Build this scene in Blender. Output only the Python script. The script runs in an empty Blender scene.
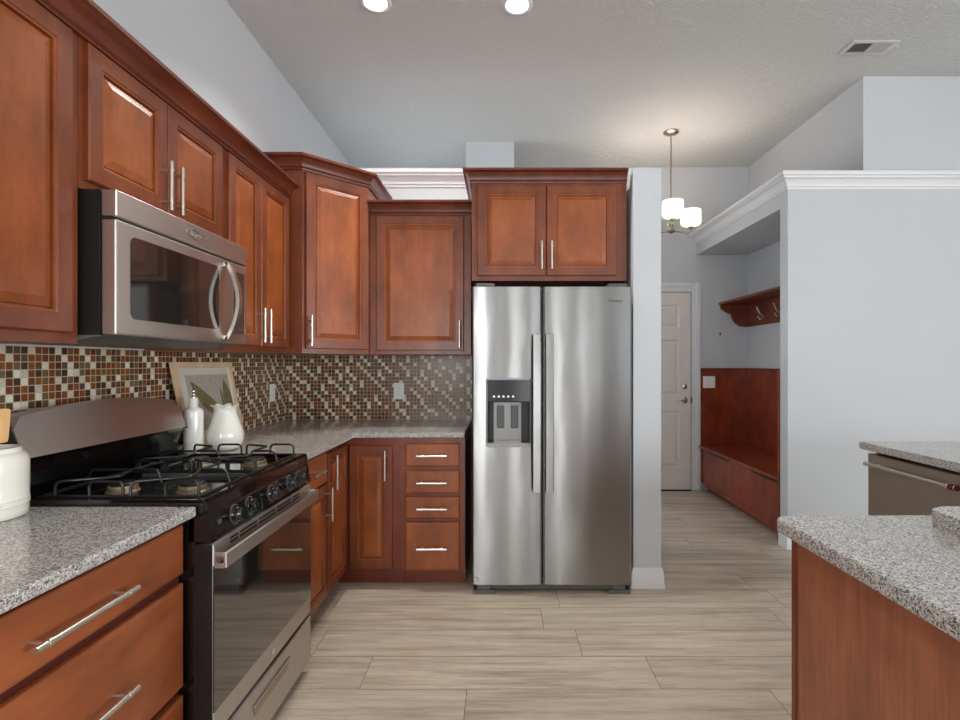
import bpy, bmesh, math, random
from mathutils import Vector, Matrix
random.seed(7)
SC = bpy.context.scene
COL = SC.collection
PI = math.pi

# ------------------------------------------------------------------ camera
FOC = 515.0
HC = 1.318
cam = bpy.data.cameras.new('camera')
camo = bpy.data.objects.new('camera', cam)
COL.objects.link(camo)
cam.sensor_width = 36.0
cam.lens = 36.0 * FOC / 960.0
cam.shift_x = -20.0 / 960.0
cam.shift_y = 3.0 / 960.0
cam.clip_start = 0.05
camo.location = (0, 0, HC)
camo.rotation_euler = (PI / 2, 0, 0)
SC.camera = camo

# ------------------------------------------------------------------ world, light, exposure
SC.view_settings.view_transform = 'Standard'
SC.view_settings.look = 'None'
SC.view_settings.gamma = 1.0
SC.view_settings.exposure = 0.17
SC.view_settings.use_curve_mapping = False
w = bpy.data.worlds.new('daylight')
SC.world = w
w.use_nodes = True
w.node_tree.nodes['Background'].inputs[0].default_value = (0.86, 0.93, 1.0, 1)
w.node_tree.nodes['Background'].inputs[1].default_value = 1.0


def area_light(name, loc, rot, sx, sy, power, color=(1, 1, 1)):
    l = bpy.data.lights.new(name, 'AREA')
    l.shape = 'RECTANGLE'
    l.size = sx
    l.size_y = sy
    l.energy = power
    l.color = color
    o = bpy.data.objects.new(name, l)
    o.location = loc
    o.rotation_euler = rot
    COL.objects.link(o)
    return o


def spot_light(name, loc, power, color, ang=125, r=0.07, blend=0.6):
    l = bpy.data.lights.new(name, 'SPOT')
    l.energy = power
    l.color = color
    l.spot_size = math.radians(ang)
    l.spot_blend = blend
    l.shadow_soft_size = r
    o = bpy.data.objects.new(name, l)
    o.location = loc
    COL.objects.link(o)
    return o


def point_light(name, loc, power, color, r=0.06):
    l = bpy.data.lights.new(name, 'POINT')
    l.energy = power
    l.color = color
    l.shadow_soft_size = r
    o = bpy.data.objects.new(name, l)
    o.location = loc
    COL.objects.link(o)
    return o


BACKY = -4.2
RIGHTX = 5.6
SC.cycles.diffuse_bounces = 8
SC.cycles.max_bounces = 12
# unseen window lamps, behind, right and hall end, added for fill and refrigerator streaks
WIN_BACK = [(-1.48, -0.82, 0.9, 2.2), (-0.26, -0.17, 0.05, 2.25), (0.40, 0.80, 0.05, 2.25), (1.42, 1.66, 0.05, 2.25), (2.02, 2.12, 0.05, 2.25),
            (2.9, 5.0, 0.6, 2.3)]
WIN_RIGHT = [(-3.4, -1.6), (-1.1, 0.7)]
SKYC = (0.955, 0.985, 1.0)
for (x0, x1, z0, z1) in WIN_BACK:
    area_light('unseen_window_fill', ((x0 + x1) / 2, BACKY - 0.05, (z0 + z1) / 2), (PI / 2, 0, 0), x1 - x0, z1 - z0,
               (4 if x0 > 2.5 else 62 if x0 < -1 else 24) * (x1 - x0) * (z1 - z0), SKYC)
for (y0, y1) in WIN_RIGHT:
    area_light('unseen_window_fill', (RIGHTX + 0.05, (y0 + y1) / 2, 1.5), (PI / 2, 0, PI / 2), y1 - y0, 1.6, (60 if y0 < -2 else 20) * (y1 - y0) * 1.6, SKYC)
area_light('unseen_window_fill', (-1.535 - 0.05, 4.55, 1.5), (PI / 2, 0, -PI / 2), 0.9, 1.4, 22, SKYC)  # added fill lamp at an unseen hall opening
# added ceiling spots without fixtures, for fill above and behind the camera
for lx in (-0.70, 0.098):
    for ly in (1.05, -0.85, -2.6):
        spot_light('ceiling_spot', (lx, ly, 3.32), 8, (1.0, 0.96, 0.91))
# ------------------------------------------------------------------ node helpers
def lin(c):
    def f(v):
        v /= 255.0
        return v / 12.92 if v <= 0.04045 else ((v + 0.055) / 1.055) ** 2.4
    return (f(c[0]), f(c[1]), f(c[2]), 1)


class NT:
    def __init__(self, name):
        self.m = bpy.data.materials.new(name)
        self.m.use_nodes = True
        self.t = self.m.node_tree
        self.b = self.t.nodes['Principled BSDF']

    def n(self, typ, **kw):
        nd = self.t.nodes.new(typ)
        for k, v in kw.items():
            setattr(nd, k, v)
        return nd

    def l(self, a, b):
        self.t.links.new(a, b)

    def val(self, nd, **kw):
        for k, v in kw.items():
            nd.inputs[k.replace('_', ' ')].default_value = v

    def math(self, op, a, b=None, c=None):
        nd = self.n('ShaderNodeMath', operation=op)
        for i, v in enumerate((a, b, c)):
            if v is None:
                continue
            if isinstance(v, (int, float)):
                nd.inputs[i].default_value = v
            else:
                self.l(v, nd.inputs[i])
        return nd.outputs[0]

    def mix(self, fac, a, b):
        nd = self.n('ShaderNodeMix', data_type='RGBA')
        for sock, v in ((nd.inputs[0], fac), (nd.inputs[6], a), (nd.inputs[7], b)):
            if isinstance(v, (int, float)):
                sock.default_value = v
            elif isinstance(v, tuple):
                sock.default_value = v
            else:
                self.l(v, sock)
        return nd.outputs[2]

    def ramp(self, fac, stops, interp='LINEAR'):
        nd = self.n('ShaderNodeValToRGB')
        nd.color_ramp.interpolation = interp
        el = nd.color_ramp.elements
        while len(el) < len(stops):
            el.new(0.5)
        for e, (p, c) in zip(el, stops):
            e.position = p
            e.color = c
        self.l(fac, nd.inputs[0])
        return nd.outputs[0]

    def coords(self, scale=(1, 1, 1), kind='Object', rot=(0, 0, 0)):
        tc = self.n('ShaderNodeTexCoord')
        mp = self.n('ShaderNodeMapping')
        mp.inputs['Scale'].default_value = scale
        mp.inputs['Rotation'].default_value = rot
        self.l(tc.outputs[kind], mp.inputs[0])
        return mp.outputs[0]

    def worldpos(self):
        return self.n('ShaderNodeNewGeometry').outputs['Position']

    def noise(self, vec, scale, detail=2.0, rough=0.5, out='Fac'):
        nd = self.n('ShaderNodeTexNoise')
        self.l(vec, nd.inputs['Vector'])
        nd.inputs['Scale'].default_value = scale
        nd.inputs['Detail'].default_value = detail
        nd.inputs['Roughness'].default_value = rough
        return nd.outputs[out]

    def bump(self, h, strength, dist=0.01):
        nd = self.n('ShaderNodeBump')
        nd.inputs['Strength'].default_value = strength
        nd.inputs['Distance'].default_value = dist
        self.l(h, nd.inputs['Height'])
        self.l(nd.outputs[0], self.b.inputs['Normal'])


def simple(name, rgb, rough=0.5, metal=0.0, coat=0.0, noise_amt=0.05, nscale=14.0, spec=0.5):
    t = NT(name)
    c = lin(rgb)
    v = t.coords()
    f = t.noise(v, nscale, 3)
    d = tuple(x * (1 - noise_amt) for x in c[:3]) + (1,)
    e = tuple(min(1, x * (1 + noise_amt)) for x in c[:3]) + (1,)
    t.l(t.ramp(f, [(0.3, d), (0.7, e)]), t.b.inputs['Base Color'])
    t.val(t.b, Roughness=rough, Metallic=metal, Coat_Weight=coat, Specular_IOR_Level=spec)
    return t.m


def wood_mat(name, dark, mid, light, rough=0.32, axis='Z', coat=0.25, fine=0.35):
    t = NT(name)
    s = {'Z': (1, 1, 0.5), 'Y': (1, 0.4, 1), 'X': (0.4, 1, 1)}[axis]
    v = t.coords(s)
    a = t.noise(v, 7.5, 6, 0.62)
    s2 = {'Z': (1, 1, 0.05), 'Y': (1, 0.05, 1), 'X': (0.05, 1, 1)}[axis]
    g = t.noise(t.coords(s2), 85, 3, 0.6)
    base = t.ramp(a, [(0.32, lin(dark)), (0.5, lin(mid)), (0.68, lin(light))])
    gr = t.ramp(g, [(0.35, (1 - fine, 1 - fine, 1 - fine, 1)), (0.65, (1, 1, 1, 1))])
    mx = t.n('ShaderNodeMix', data_type='RGBA', blend_type='MULTIPLY')
    mx.inputs[0].default_value = 1.0
    t.l(base, mx.inputs[6])
    t.l(gr, mx.inputs[7])
    t.l(mx.outputs[2], t.b.inputs['Base Color'])
    t.val(t.b, Roughness=rough, Coat_Weight=coat, Coat_Roughness=0.18)
    return t.m


M = {}
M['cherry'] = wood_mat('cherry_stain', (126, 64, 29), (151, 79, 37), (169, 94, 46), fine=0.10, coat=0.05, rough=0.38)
M['cherry_h'] = wood_mat('cherry_stain_level', (130, 68, 36), (156, 83, 44), (172, 96, 53), axis='Y', fine=0.10, coat=0.05, rough=0.38)
M['cherry_frame'] = wood_mat('cherry_frame', (104, 50, 28), (124, 62, 35), (140, 74, 42), fine=0.10, coat=0.08, rough=0.36)
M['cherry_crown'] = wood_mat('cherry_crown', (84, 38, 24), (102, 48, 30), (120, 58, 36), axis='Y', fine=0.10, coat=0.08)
M['cherry_dark'] = wood_mat('cherry_dark_board', (100, 44, 24), (120, 54, 30), (136, 64, 36), fine=0.12, coat=0.08)  # darker cherry for base bodies, cap rail, corner post and coat shelf
M['bench_wood'] = wood_mat('bench_cherry', (110, 42, 22), (136, 54, 28), (156, 68, 36), fine=0.2)
M['laminate'] = wood_mat('cherry_laminate', (146, 84, 60), (164, 97, 68), (178, 108, 76), rough=0.4, coat=0.1, fine=0.22)
M['spoon_wood'] = wood_mat('spoon_wood', (206, 158, 100), (222, 176, 116), (232, 190, 134), rough=0.55, coat=0.0, fine=0.12)
M['frame_wood'] = wood_mat('pale_frame_wood', (205, 178, 140), (220, 194, 158), (232, 208, 174), rough=0.55, coat=0.0, fine=0.12)


def paint(name, rgb, bumps=0.04):
    t = NT(name)
    v = t.coords()
    c = lin(rgb)
    f = t.noise(v, 1.5, 2)
    d = tuple(x * 0.97 for x in c[:3]) + (1,)
    t.l(t.ramp(f, [(0.3, d), (0.7, c)]), t.b.inputs['Base Color'])
    t.val(t.b, Roughness=0.75, Specular_IOR_Level=0.25)
    t.bump(t.noise(v, 260, 2), bumps, 0.002)
    return t.m


M['wall'] = paint('wall_paint', (200, 203, 207))
M['trim'] = simple('white_trim', (222, 223, 225), 0.4, noise_amt=0.01)
M['door'] = simple('white_door_paint', (226, 220, 214), 0.45, noise_amt=0.015)

t = NT('ceiling_texture')
v = t.coords()
t.b.inputs['Base Color'].default_value = lin((232, 233, 232))
t.val(t.b, Roughness=0.9, Specular_IOR_Level=0.1)
n1 = t.noise(v, 75, 4, 0.6)
n2 = t.ramp(n1, [(0.38, (0, 0, 0, 1)), (0.66, (1, 1, 1, 1))])
t.bump(n2, 0.8, 0.02)
M['ceiling'] = t.m

# plank floor -----------------------------------------------------
t = NT('plank_floor')
p = t.worldpos()
sep = t.n('ShaderNodeSeparateXYZ')
t.l(p, sep.inputs[0])
PW, PL = 0.23, 1.22
yrow = t.math('DIVIDE', t.math('ADD', sep.outputs[1], 20 * PW - 2.77 + 20 * PW), PW)
row = t.math('FLOOR', yrow)
wn = t.n('ShaderNodeTexWhiteNoise', noise_dimensions='1D')
t.l(row, wn.inputs['W'])
xo = t.math('ADD', t.math('DIVIDE', t.math('ADD', sep.outputs[0], 30), PL), wn.outputs[0])
col = t.math('FLOOR', xo)
cmb = t.n('ShaderNodeCombineXYZ')
t.l(row, cmb.inputs[0])
t.l(col, cmb.inputs[1])
wn2 = t.n('ShaderNodeTexWhiteNoise', noise_dimensions='3D')
t.l(cmb.outputs[0], wn2.inputs['Vector'])
# grain, offset per plank
off = t.n('ShaderNodeVectorMath', operation='MULTIPLY')
t.l(p, off.inputs[0])
off.inputs[1].default_value = (0.7, 9.0, 1)
add = t.n('ShaderNodeVectorMath', operation='ADD')
t.l(off.outputs[0], add.inputs[0])
sc3 = t.n('ShaderNodeVectorMath', operation='SCALE')
t.l(wn2.outputs['Color'], sc3.inputs[0])
sc3.inputs[3].default_value = 40
t.l(sc3.outputs[0], add.inputs[1])
g1 = t.noise(add.outputs[0], 2.6, 7, 0.66)
off2 = t.n('ShaderNodeVectorMath', operation='MULTIPLY')
t.l(p, off2.inputs[0])
off2.inputs[1].default_value = (3.5, 95.0, 1)
g2 = t.noise(off2.outputs[0], 2.0, 6, 0.7)
base = t.ramp(g1, [(0.28, lin((170, 154, 136))), (0.5, lin((208, 194, 175))), (0.72, lin((228, 215, 197)))])
fine = t.ramp(g2, [(0.32, (0.80, 0.79, 0.77, 1)), (0.6, (1.04, 1.04, 1.04, 1))])
mx = t.n('ShaderNodeMix', data_type='RGBA', blend_type='MULTIPLY')
mx.inputs[0].default_value = 1
t.l(base, mx.inputs[6])
t.l(fine, mx.inputs[7])
tone = t.ramp(wn2.outputs['Value'], [(0, (0.92, 0.92, 0.92, 1)), (1, (1, 1, 1, 1))])
mx2 = t.n('ShaderNodeMix', data_type='RGBA', blend_type='MULTIPLY')
mx2.inputs[0].default_value = 1
t.l(mx.outputs[2], mx2.inputs[6])
t.l(tone, mx2.inputs[7])
fy = t.math('FRACT', yrow)
fx = t.math('FRACT', xo)
seam = t.math('MAXIMUM', t.math('LESS_THAN', fy, 0.013), t.math('LESS_THAN', fx, 0.0022))
t.l(t.mix(seam, mx2.outputs[2], lin((112, 100, 88))), t.b.inputs['Base Color'])
t.val(t.b, Roughness=0.42, Specular_IOR_Level=0.4)
t.bump(t.math('SUBTRACT', t.math('MULTIPLY', g2, 0.15), seam), 0.25, 0.002)
M['floor'] = t.m


# mosaic ----------------------------------------------------------
def mosaic(name, axis):
    t = NT(name)
    p = t.worldpos()
    sep = t.n('ShaderNodeSeparateXYZ')
    t.l(p, sep.inputs[0])
    T = 0.0254
    u = t.math('DIVIDE', t.math('ADD', sep.outputs[axis], 20.0), T)
    vv = t.math('DIVIDE', t.math('SUBTRACT', sep.outputs[2], 0.915 - 10 * T), T)
    cu, cv = t.math('FLOOR', u), t.math('FLOOR', vv)
    fu, fv = t.math('FRACT', u), t.math('FRACT', vv)
    cmb = t.n('ShaderNodeCombineXYZ')
    t.l(cu, cmb.inputs[0])
    t.l(cv, cmb.inputs[1])
    wn = t.n('ShaderNodeTexWhiteNoise', noise_dimensions='3D')
    t.l(cmb.outputs[0], wn.inputs['Vector'])
    cmb2 = t.n('ShaderNodeCombineXYZ')
    t.l(cv, cmb2.inputs[0])
    t.l(t.math('FLOOR', t.math('DIVIDE', cu, 4)), cmb2.inputs[1])
    wnr = t.n('ShaderNodeTexWhiteNoise', noise_dimensions='3D')
    t.l(cmb2.outputs[0], wnr.inputs['Vector'])
    diag = t.math('MODULO', t.math('ADD', t.math('ADD', cu, cv), t.math('FLOOR', t.math('MULTIPLY', wnr.outputs['Value'], 1.5))), 4.0)
    isw = t.math('LESS_THAN', diag, 0.5)
    drop = t.math('GREATER_THAN', wn.outputs['Value'], 0.10)
    isw = t.math('MULTIPLY', isw, drop)
    c = t.ramp(wn.outputs['Value'], [(0.0, lin((120, 70, 40))), (0.2, lin((88, 74, 54))), (0.4, lin((130, 80, 48))),
                                     (0.55, lin((74, 54, 40))), (0.72, lin((112, 92, 68))), (0.86, lin((100, 62, 44)))], 'CONSTANT')
    cw = t.ramp(wnr.outputs['Value'], [(0, lin((196, 190, 170))), (1, lin((232, 229, 214)))])
    tile = t.mix(isw, c, cw)
    # mottled glass
    nz = t.noise(p, 190, 2)
    mot = t.ramp(nz, [(0.35, (0.8, 0.8, 0.8, 1)), (0.65, (1.12, 1.12, 1.12, 1))])
    mx = t.n('ShaderNodeMix', data_type='RGBA', blend_type='MULTIPLY')
    mx.inputs[0].default_value = 1
    t.l(tile, mx.inputs[6])
    t.l(mot, mx.inputs[7])
    gw = 0.055
    edge = t.math('MINIMUM', t.math('MINIMUM', fu, t.math('SUBTRACT', 1, fu)), t.math('MINIMUM', fv, t.math('SUBTRACT', 1, fv)))
    gr = t.math('LESS_THAN', edge, gw)
    t.l(t.mix(gr, mx.outputs[2], lin((196, 168, 138))), t.b.inputs['Base Color'])
    t.l(t.math('ADD', t.math('MULTIPLY', gr, 0.55), 0.24), t.b.inputs['Roughness'])
    t.val(t.b, Specular_IOR_Level=0.35)
    hh = t.math('MINIMUM', edge, 0.14)
    t.bump(hh, 0.2, 0.003)
    return t.m


M['mosaic_left'] = mosaic('mosaic_left', 1)
M['mosaic_back'] = mosaic('mosaic_back', 0)


def granite(name, a, b, c, d):
    t = NT(name)
    p = t.worldpos()
    vo = t.n('ShaderNodeTexVoronoi')
    vo.inputs['Scale'].default_value = 330
    t.l(p, vo.inputs['Vector'])
    sep = t.n('ShaderNodeSeparateColor')
    t.l(vo.outputs['Color'], sep.inputs[0])
    n = t.noise(p, 90, 3, 0.7)
    f = t.math('ADD', t.math('MULTIPLY', sep.outputs[0], 0.75), t.math('MULTIPLY', n, 0.3))
    t.l(t.ramp(f, [(0.0, lin(a)), (0.27, lin(b)), (0.5, lin(c)), (0.8, lin(d))], 'CONSTANT'), t.b.inputs['Base Color'])
    t.val(t.b, Roughness=0.13, Specular_IOR_Level=0.5)
    return t.m


M['granite'] = granite('granite', (86, 87, 90), (150, 148, 146), (190, 187, 182), (218, 214, 207))


def steel(name, rgb, rough=0.24, aniso=0.6, wave=0.0, rot=0.0):
    t = NT(name)
    v = t.coords((1, 1, 60))
    f = t.noise(v, 30, 2)
    c = lin(rgb)
    d = tuple(x * 0.96 for x in c[:3]) + (1,)
    t.l(t.ramp(f, [(0.3, d), (0.7, c)]), t.b.inputs['Base Color'])
    t.val(t.b, Roughness=rough, Metallic=1.0, Anisotropic=aniso, Anisotropic_Rotation=rot)
    tg = t.n('ShaderNodeTangent', direction_type='RADIAL', axis='Z')
    t.l(tg.outputs[0], t.b.inputs['Tangent'])
    if wave:
        v2 = t.coords((1.0, 1.0, 0.55))
        t.bump(t.noise(v2, 5.0, 1), wave, 0.02)
    return t.m


M['steel'] = steel('brushed_steel', (152, 151, 150), 0.27, 0.985, 0.13, 0.25)
M['steel_dark'] = steel('warm_brushed_steel', (212, 207, 202), 0.42, 0.6, 0.0, 0.25)
M['steel_bronze'] = steel('bronzed_steel', (190, 172, 156), 0.40, 0.5, 0.0, 0.25)
M['nickel'] = simple('brushed_nickel', (214, 208, 198), 0.28, 1.0, noise_amt=0.02)
M['warm_nickel'] = simple('warm_nickel', (172, 160, 146), 0.3, 1.0, noise_amt=0.02)
M['chrome'] = simple('chrome', (222, 222, 222), 0.12, 1.0, noise_amt=0.01)
M['enamel'] = simple('black_enamel', (14, 13, 13), 0.14, 0.0, coat=0.5, noise_amt=0.1)
M['black'] = simple('black_matte', (16, 16, 17), 0.5, noise_amt=0.1)
M['iron'] = simple('grate_iron', (26, 26, 27), 0.32, noise_amt=0.2)
M['burner'] = simple('burner_metal', (142, 126, 98), 0.42, 0.35, noise_amt=0.15)
M['dark_panel'] = simple('dark_display', (28, 30, 34), 0.14, noise_amt=0.05, spec=0.3)
M['niche'] = simple('niche_plastic', (46, 46, 45), 0.5, noise_amt=0.05)
M['silver'] = simple('silver_trim', (170, 171, 173), 0.35, 0.9, noise_amt=0.02)
M['dark_gray'] = simple('dark_gray_plastic', (78, 78, 78), 0.45, noise_amt=0.05)
M['grille'] = simple('grille_gray', (96, 93, 89), 0.45, noise_amt=0.05)
M['ceramic'] = simple('white_ceramic', (238, 235, 226), 0.16, coat=0.4, noise_amt=0.015)
M['milk_glass'] = simple('milk_glass', (236, 234, 224), 0.12, coat=0.5, noise_amt=0.02)
M['plate'] = simple('white_plastic', (238, 236, 230), 0.4, noise_amt=0.01)
M['mat_board'] = simple('mat_board', (206, 200, 194), 0.8, noise_amt=0.02)
M['print'] = simple('print_paper', (172, 164, 154), 0.8, noise_amt=0.12, nscale=60)
M['leaf'] = simple('leaf_print', (116, 108, 72), 0.8, noise_amt=0.15, nscale=50)
M['red_badge'] = simple('dark_red_badge', (84, 12, 18), 0.25, noise_amt=0.05)
M['vent_dark'] = simple('vent_shadow', (96, 96, 94), 0.7, noise_amt=0.05)
M['hook'] = simple('satin_hook', (214, 200, 190), 0.3, 0.8, noise_amt=0.03)
M['glass_dark'] = simple('oven_glass', (34, 32, 30), 0.05, coat=1.0, noise_amt=0.05, spec=1.0)
M['gray_plastic'] = simple('gray_plastic', (148, 148, 147), 0.4, noise_amt=0.02)
M['cherry_shaded'] = simple('cherry_shaded', (82, 30, 18), 0.5, noise_amt=0.1)  # shade under the worktop and between drawers put into the wood colour
M['register'] = simple('register_paint', (200, 200, 198), 0.5, noise_amt=0.02)
for nm, colr, st in (('shade_lit', (1.0, 0.97, 0.93), 0.12), ('can_lit', (1.0, 0.97, 0.92), 9.0)):
    tt = NT(nm)
    tt.b.inputs['Base Color'].default_value = (0.9, 0.9, 0.88, 1)
    tt.b.inputs['Emission Color'].default_value = colr + (1,)
    n_ = tt.noise(tt.coords(), 20, 2)
    tt.l(tt.math('ADD', tt.math('MULTIPLY', n_, 0.1 * st), st), tt.b.inputs['Emission Strength'])
    tt.val(tt.b, Roughness=0.4)
    if nm == 'shade_lit':
        tr = tt.n('ShaderNodeBsdfTranslucent')
        tr.inputs[0].default_value = (0.92, 0.90, 0.86, 1)
        ms = tt.n('ShaderNodeMixShader')
        ms.inputs[0].default_value = 0.32
        tt.l(tt.b.outputs[0], ms.inputs[1])
        tt.l(tr.outputs[0], ms.inputs[2])
        tt.l(ms.outputs[0], tt.t.nodes['Material Output'].inputs[0])
    M[nm] = tt.m


# ------------------------------------------------------------------ object helpers
def wloc(o):
    v = Vector((0, 0, 0))
    while o is not None:
        v += o.location
        o = o.parent
    return v


def finish(name, bm, mat, parent=None, smooth=False, loc=None, ang=35):
    """bm is in world coordinates; the object is placed at loc / under parent."""
    off = wloc(parent) if parent else Vector(loc if loc is not None else (0, 0, 0))
    bmesh.ops.recalc_face_normals(bm, faces=bm.faces[:])
    for v_ in bm.verts:
        v_.co -= off
    me = bpy.data.meshes.new(name)
    bm.to_mesh(me)
    bm.free()
    if smooth:
        for p_ in me.polygons:
            p_.use_smooth = True
        me.set_sharp_from_angle(angle=math.radians(ang))
    if isinstance(mat, str):
        mat = M[mat]
    me.materials.append(mat)
    o = bpy.data.objects.new(name, me)
    COL.objects.link(o)
    if parent:
        o.parent = parent
    elif loc is not None:
        o.location = loc
    return o


def thing(name, label, cat, loc, group=None):
    o = bpy.data.objects.new(name, None)
    o.empty_display_size = 0.05
    o.location = loc
    COL.objects.link(o)
    tag(o, label, cat, group)
    return o


def tag(o, label, cat, group=None):
    o['label'] = label
    o['category'] = cat
    if group:
        o['group'] = group
    return o


def struct(o):
    o['kind'] = 'structure'
    return o


def box(bm, x0, x1, y0, y1, z0, z1, bev=0.0, seg=1):
    r = bmesh.ops.create_cube(bm, size=1.0)
    vs = r['verts']
    for v_ in vs:
        v_.co = Vector(((x0 + x1) / 2 + v_.co.x * (x1 - x0), (y0 + y1) / 2 + v_.co.y * (y1 - y0), (z0 + z1) / 2 + v_.co.z * (z1 - z0)))
    if bev > 0:
        es = list({e for v_ in vs for e in v_.link_edges})
        bmesh.ops.bevel(bm, geom=es, offset=bev, segments=seg, affect='EDGES', profile=0.5)


def bx(x0, x1, y0, y1, z0, z1, bev=0.0, seg=1):
    bm = bmesh.new()
    box(bm, x0, x1, y0, y1, z0, z1, bev, seg)
    return bm


def prism(bm, poly, z0, z1, bev=0.0, seg=2):
    a = [bm.verts.new((x, y, z0)) for x, y in poly]
    b = [bm.verts.new((x, y, z1)) for x, y in poly]
    n = len(poly)
    fs = [bm.faces.new(a[::-1]), bm.faces.new(b)]
    for i in range(n):
        fs.append(bm.faces.new((a[i], a[(i + 1) % n], b[(i + 1) % n], b[i])))
    if bev > 0:
        es = list({e for f in fs for e in f.edges})
        bmesh.ops.bevel(bm, geom=es, offset=bev, segments=seg, affect='EDGES', profile=0.5)


def extrude_poly(bm, pts, vec):
    """pts: planar 3D loop, extruded along vec"""
    vec = Vector(vec)
    a = [bm.verts.new(Vector(q)) for q in pts]
    b = [bm.verts.new(Vector(q) + vec) for q in pts]
    n = len(pts)
    bm.faces.new(a[::-1])
    bm.faces.new(b)
    for i in range(n):
        bm.faces.new((a[i], a[(i + 1) % n], b[(i + 1) % n], b[i]))


def tube(bm, pts, r, n=10, caps=True, flat=None):
    pts = [Vector(q) for q in pts]
    rings = []
    up = None
    for i, q in enumerate(pts):
        if i == 0:
            d = pts[1] - q
        elif i == len(pts) - 1:
            d = q - pts[i - 1]
        else:
            d = (pts[i + 1] - q).normalized() + (q - pts[i - 1]).normalized()
        d.normalize()
        if up is None:
            up = Vector((0, 0, 1)) if abs(d.z) < 0.9 else Vector((1, 0, 0))
        s = d.cross(up).normalized()
        up = s.cross(d).normalized()
        rr = r[i] if isinstance(r, (list, tuple)) else r
        rings.append([bm.verts.new(q + (s * math.cos(2 * PI * k / n) + up * math.sin(2 * PI * k / n)) * rr) for k in range(n)])
    for a, b in zip(rings[:-1], rings[1:]):
        for k in range(n):
            bm.faces.new((a[k], a[(k + 1) % n], b[(k + 1) % n], b[k]))
    if caps:
        bm.faces.new(rings[0][::-1])
        bm.faces.new(rings[-1])


def round_path(pts, rad, seg=4):
    """round the corners of a polyline"""
    pts = [Vector(q) for q in pts]
    out = [pts[0]]
    for i in range(1, len(pts) - 1):
        a, b, c = pts[i - 1], pts[i], pts[i + 1]
        r1 = min(rad, (a - b).length * 0.45, (c - b).length * 0.45)
        p0 = b + (a - b).normalized() * r1
        p1 = b + (c - b).normalized() * r1
        for k in range(seg + 1):
            f = k / seg
            out.append((1 - f) ** 2 * p0 + 2 * f * (1 - f) * b + f * f * p1)
    out.append(pts[-1])
    return out


def lathe(bm, prof, cx, cy, n=32, cap_bot=True, cap_top=False, ruffle=None, axis=None):
    rings = []
    for i, (r, z) in enumerate(prof):
        ring = []
        for k in range(n):
            th = 2 * PI * k / n
            dr, dz = (0, 0)
            if ruffle:
                dr, dz = ruffle(i, th)
            ring.append(bm.verts.new((cx + (r + dr) * math.cos(th), cy + (r + dr) * math.sin(th), z + dz)))
        rings.append(ring)
    for a, b in zip(rings[:-1], rings[1:]):
        for k in range(n):
            bm.faces.new((a[k], a[(k + 1) % n], b[(k + 1) % n], b[k]))
    if cap_bot:
        bm.faces.new(rings[0][::-1])
    if cap_top:
        bm.faces.new(rings[-1])


def disc_axis(bm, centre, axis, prof, n=24):
    """revolve prof [(radius, along axis)] around axis at centre, closed at both ends"""
    ax = Vector(axis).normalized()
    up = Vector((0, 0, 1)) if abs(ax.z) < 0.9 else Vector((1, 0, 0))
    s = ax.cross(up).normalized()
    u2 = ax.cross(s).normalized()
    c = Vector(centre)
    rings = []
    for r, h in prof:
        rings.append([bm.verts.new(c + ax * h + (s * math.cos(2 * PI * k / n) + u2 * math.sin(2 * PI * k / n)) * r) for k in range(n)])
    for a, b in zip(rings[:-1], rings[1:]):
        for k in range(n):
            bm.faces.new((a[k], a[(k + 1) % n], b[(k + 1) % n], b[k]))
    bm.faces.new(rings[0][::-1])
    bm.faces.new(rings[-1])


def sweep(bm, path, prof, side=1, caps=True):
    """sweep profile [(out, z)] along a level path [(x, y)]; out is to the right of the walking direction when side=1"""
    P = [Vector((x, y)) for x, y in path]
    rings = []
    for i, q in enumerate(P):
        ds = []
        if i > 0:
            ds.append((q - P[i - 1]).normalized())
        if i < len(P) - 1:
            ds.append((P[i + 1] - q).normalized())
        ns = [Vector((d.y, -d.x)) * side for d in ds]
        if len(ns) == 2:
            m = (ns[0] + ns[1]).normalized()
            m = m / max(0.3, m.dot(ns[0]))
        else:
            m = ns[0]
        rings.append([bm.verts.new((q.x + m.x * o_, q.y + m.y * o_, z)) for o_, z in prof])
    n = len(prof)
    for a, b in zip(rings[:-1], rings[1:]):
        for k in range(n):
            bm.faces.new((a[k], a[(k + 1) % n], b[(k + 1) % n], b[k]))
    if caps:
        bm.faces.new(rings[0][::-1])
        bm.faces.new(rings[-1])


class Plane:
    """a vertical face: o origin (x,y), u horizontal direction, w outward normal"""

    def __init__(self, o, u, w):
        self.o = Vector((o[0], o[1], 0))
        self.u = Vector((u[0], u[1], 0)).normalized()
        self.w = Vector((w[0], w[1], 0)).normalized()

    def p(self, u, z, w=0.0):
        return self.o + self.u * u + self.w * w + Vector((0, 0, z))


def nested_panel(bm, pl, u0, u1, z0, z1, loops, back=0.0):
    """a slab whose front is a set of nested rectangles (inset, height)"""
    rings = [[bm.verts.new(pl.p(u, z, back)) for u, z in ((u0, z0), (u1, z0), (u1, z1), (u0, z1))]]
    for ins, h in loops:
        rings.append([bm.verts.new(pl.p(u, z, h)) for u, z in
                      ((u0 + ins, z0 + ins), (u1 - ins, z0 + ins), (u1 - ins, z1 - ins), (u0 + ins, z1 - ins))])
    for a, b in zip(rings[:-1], rings[1:]):
        for k in range(4):
            bm.faces.new((a[k], a[(k + 1) % 4], b[(k + 1) % 4], b[k]))
    bm.faces.new(rings[0][::-1])
    bm.faces.new(rings[-1])


DT = 0.02
RAISED = [(0, DT - 0.004), (0.004, DT), (0.050, DT), (0.0525, DT - 0.004), (0.058, DT - 0.0045), (0.0585, DT - 0.017), (0.0635, DT - 0.017), (0.064, DT - 0.009),
          (0.088, DT - 0.001)]
SLAB = [(0, DT - 0.006), (0.003, DT - 0.003), (0.010, DT)]


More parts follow.
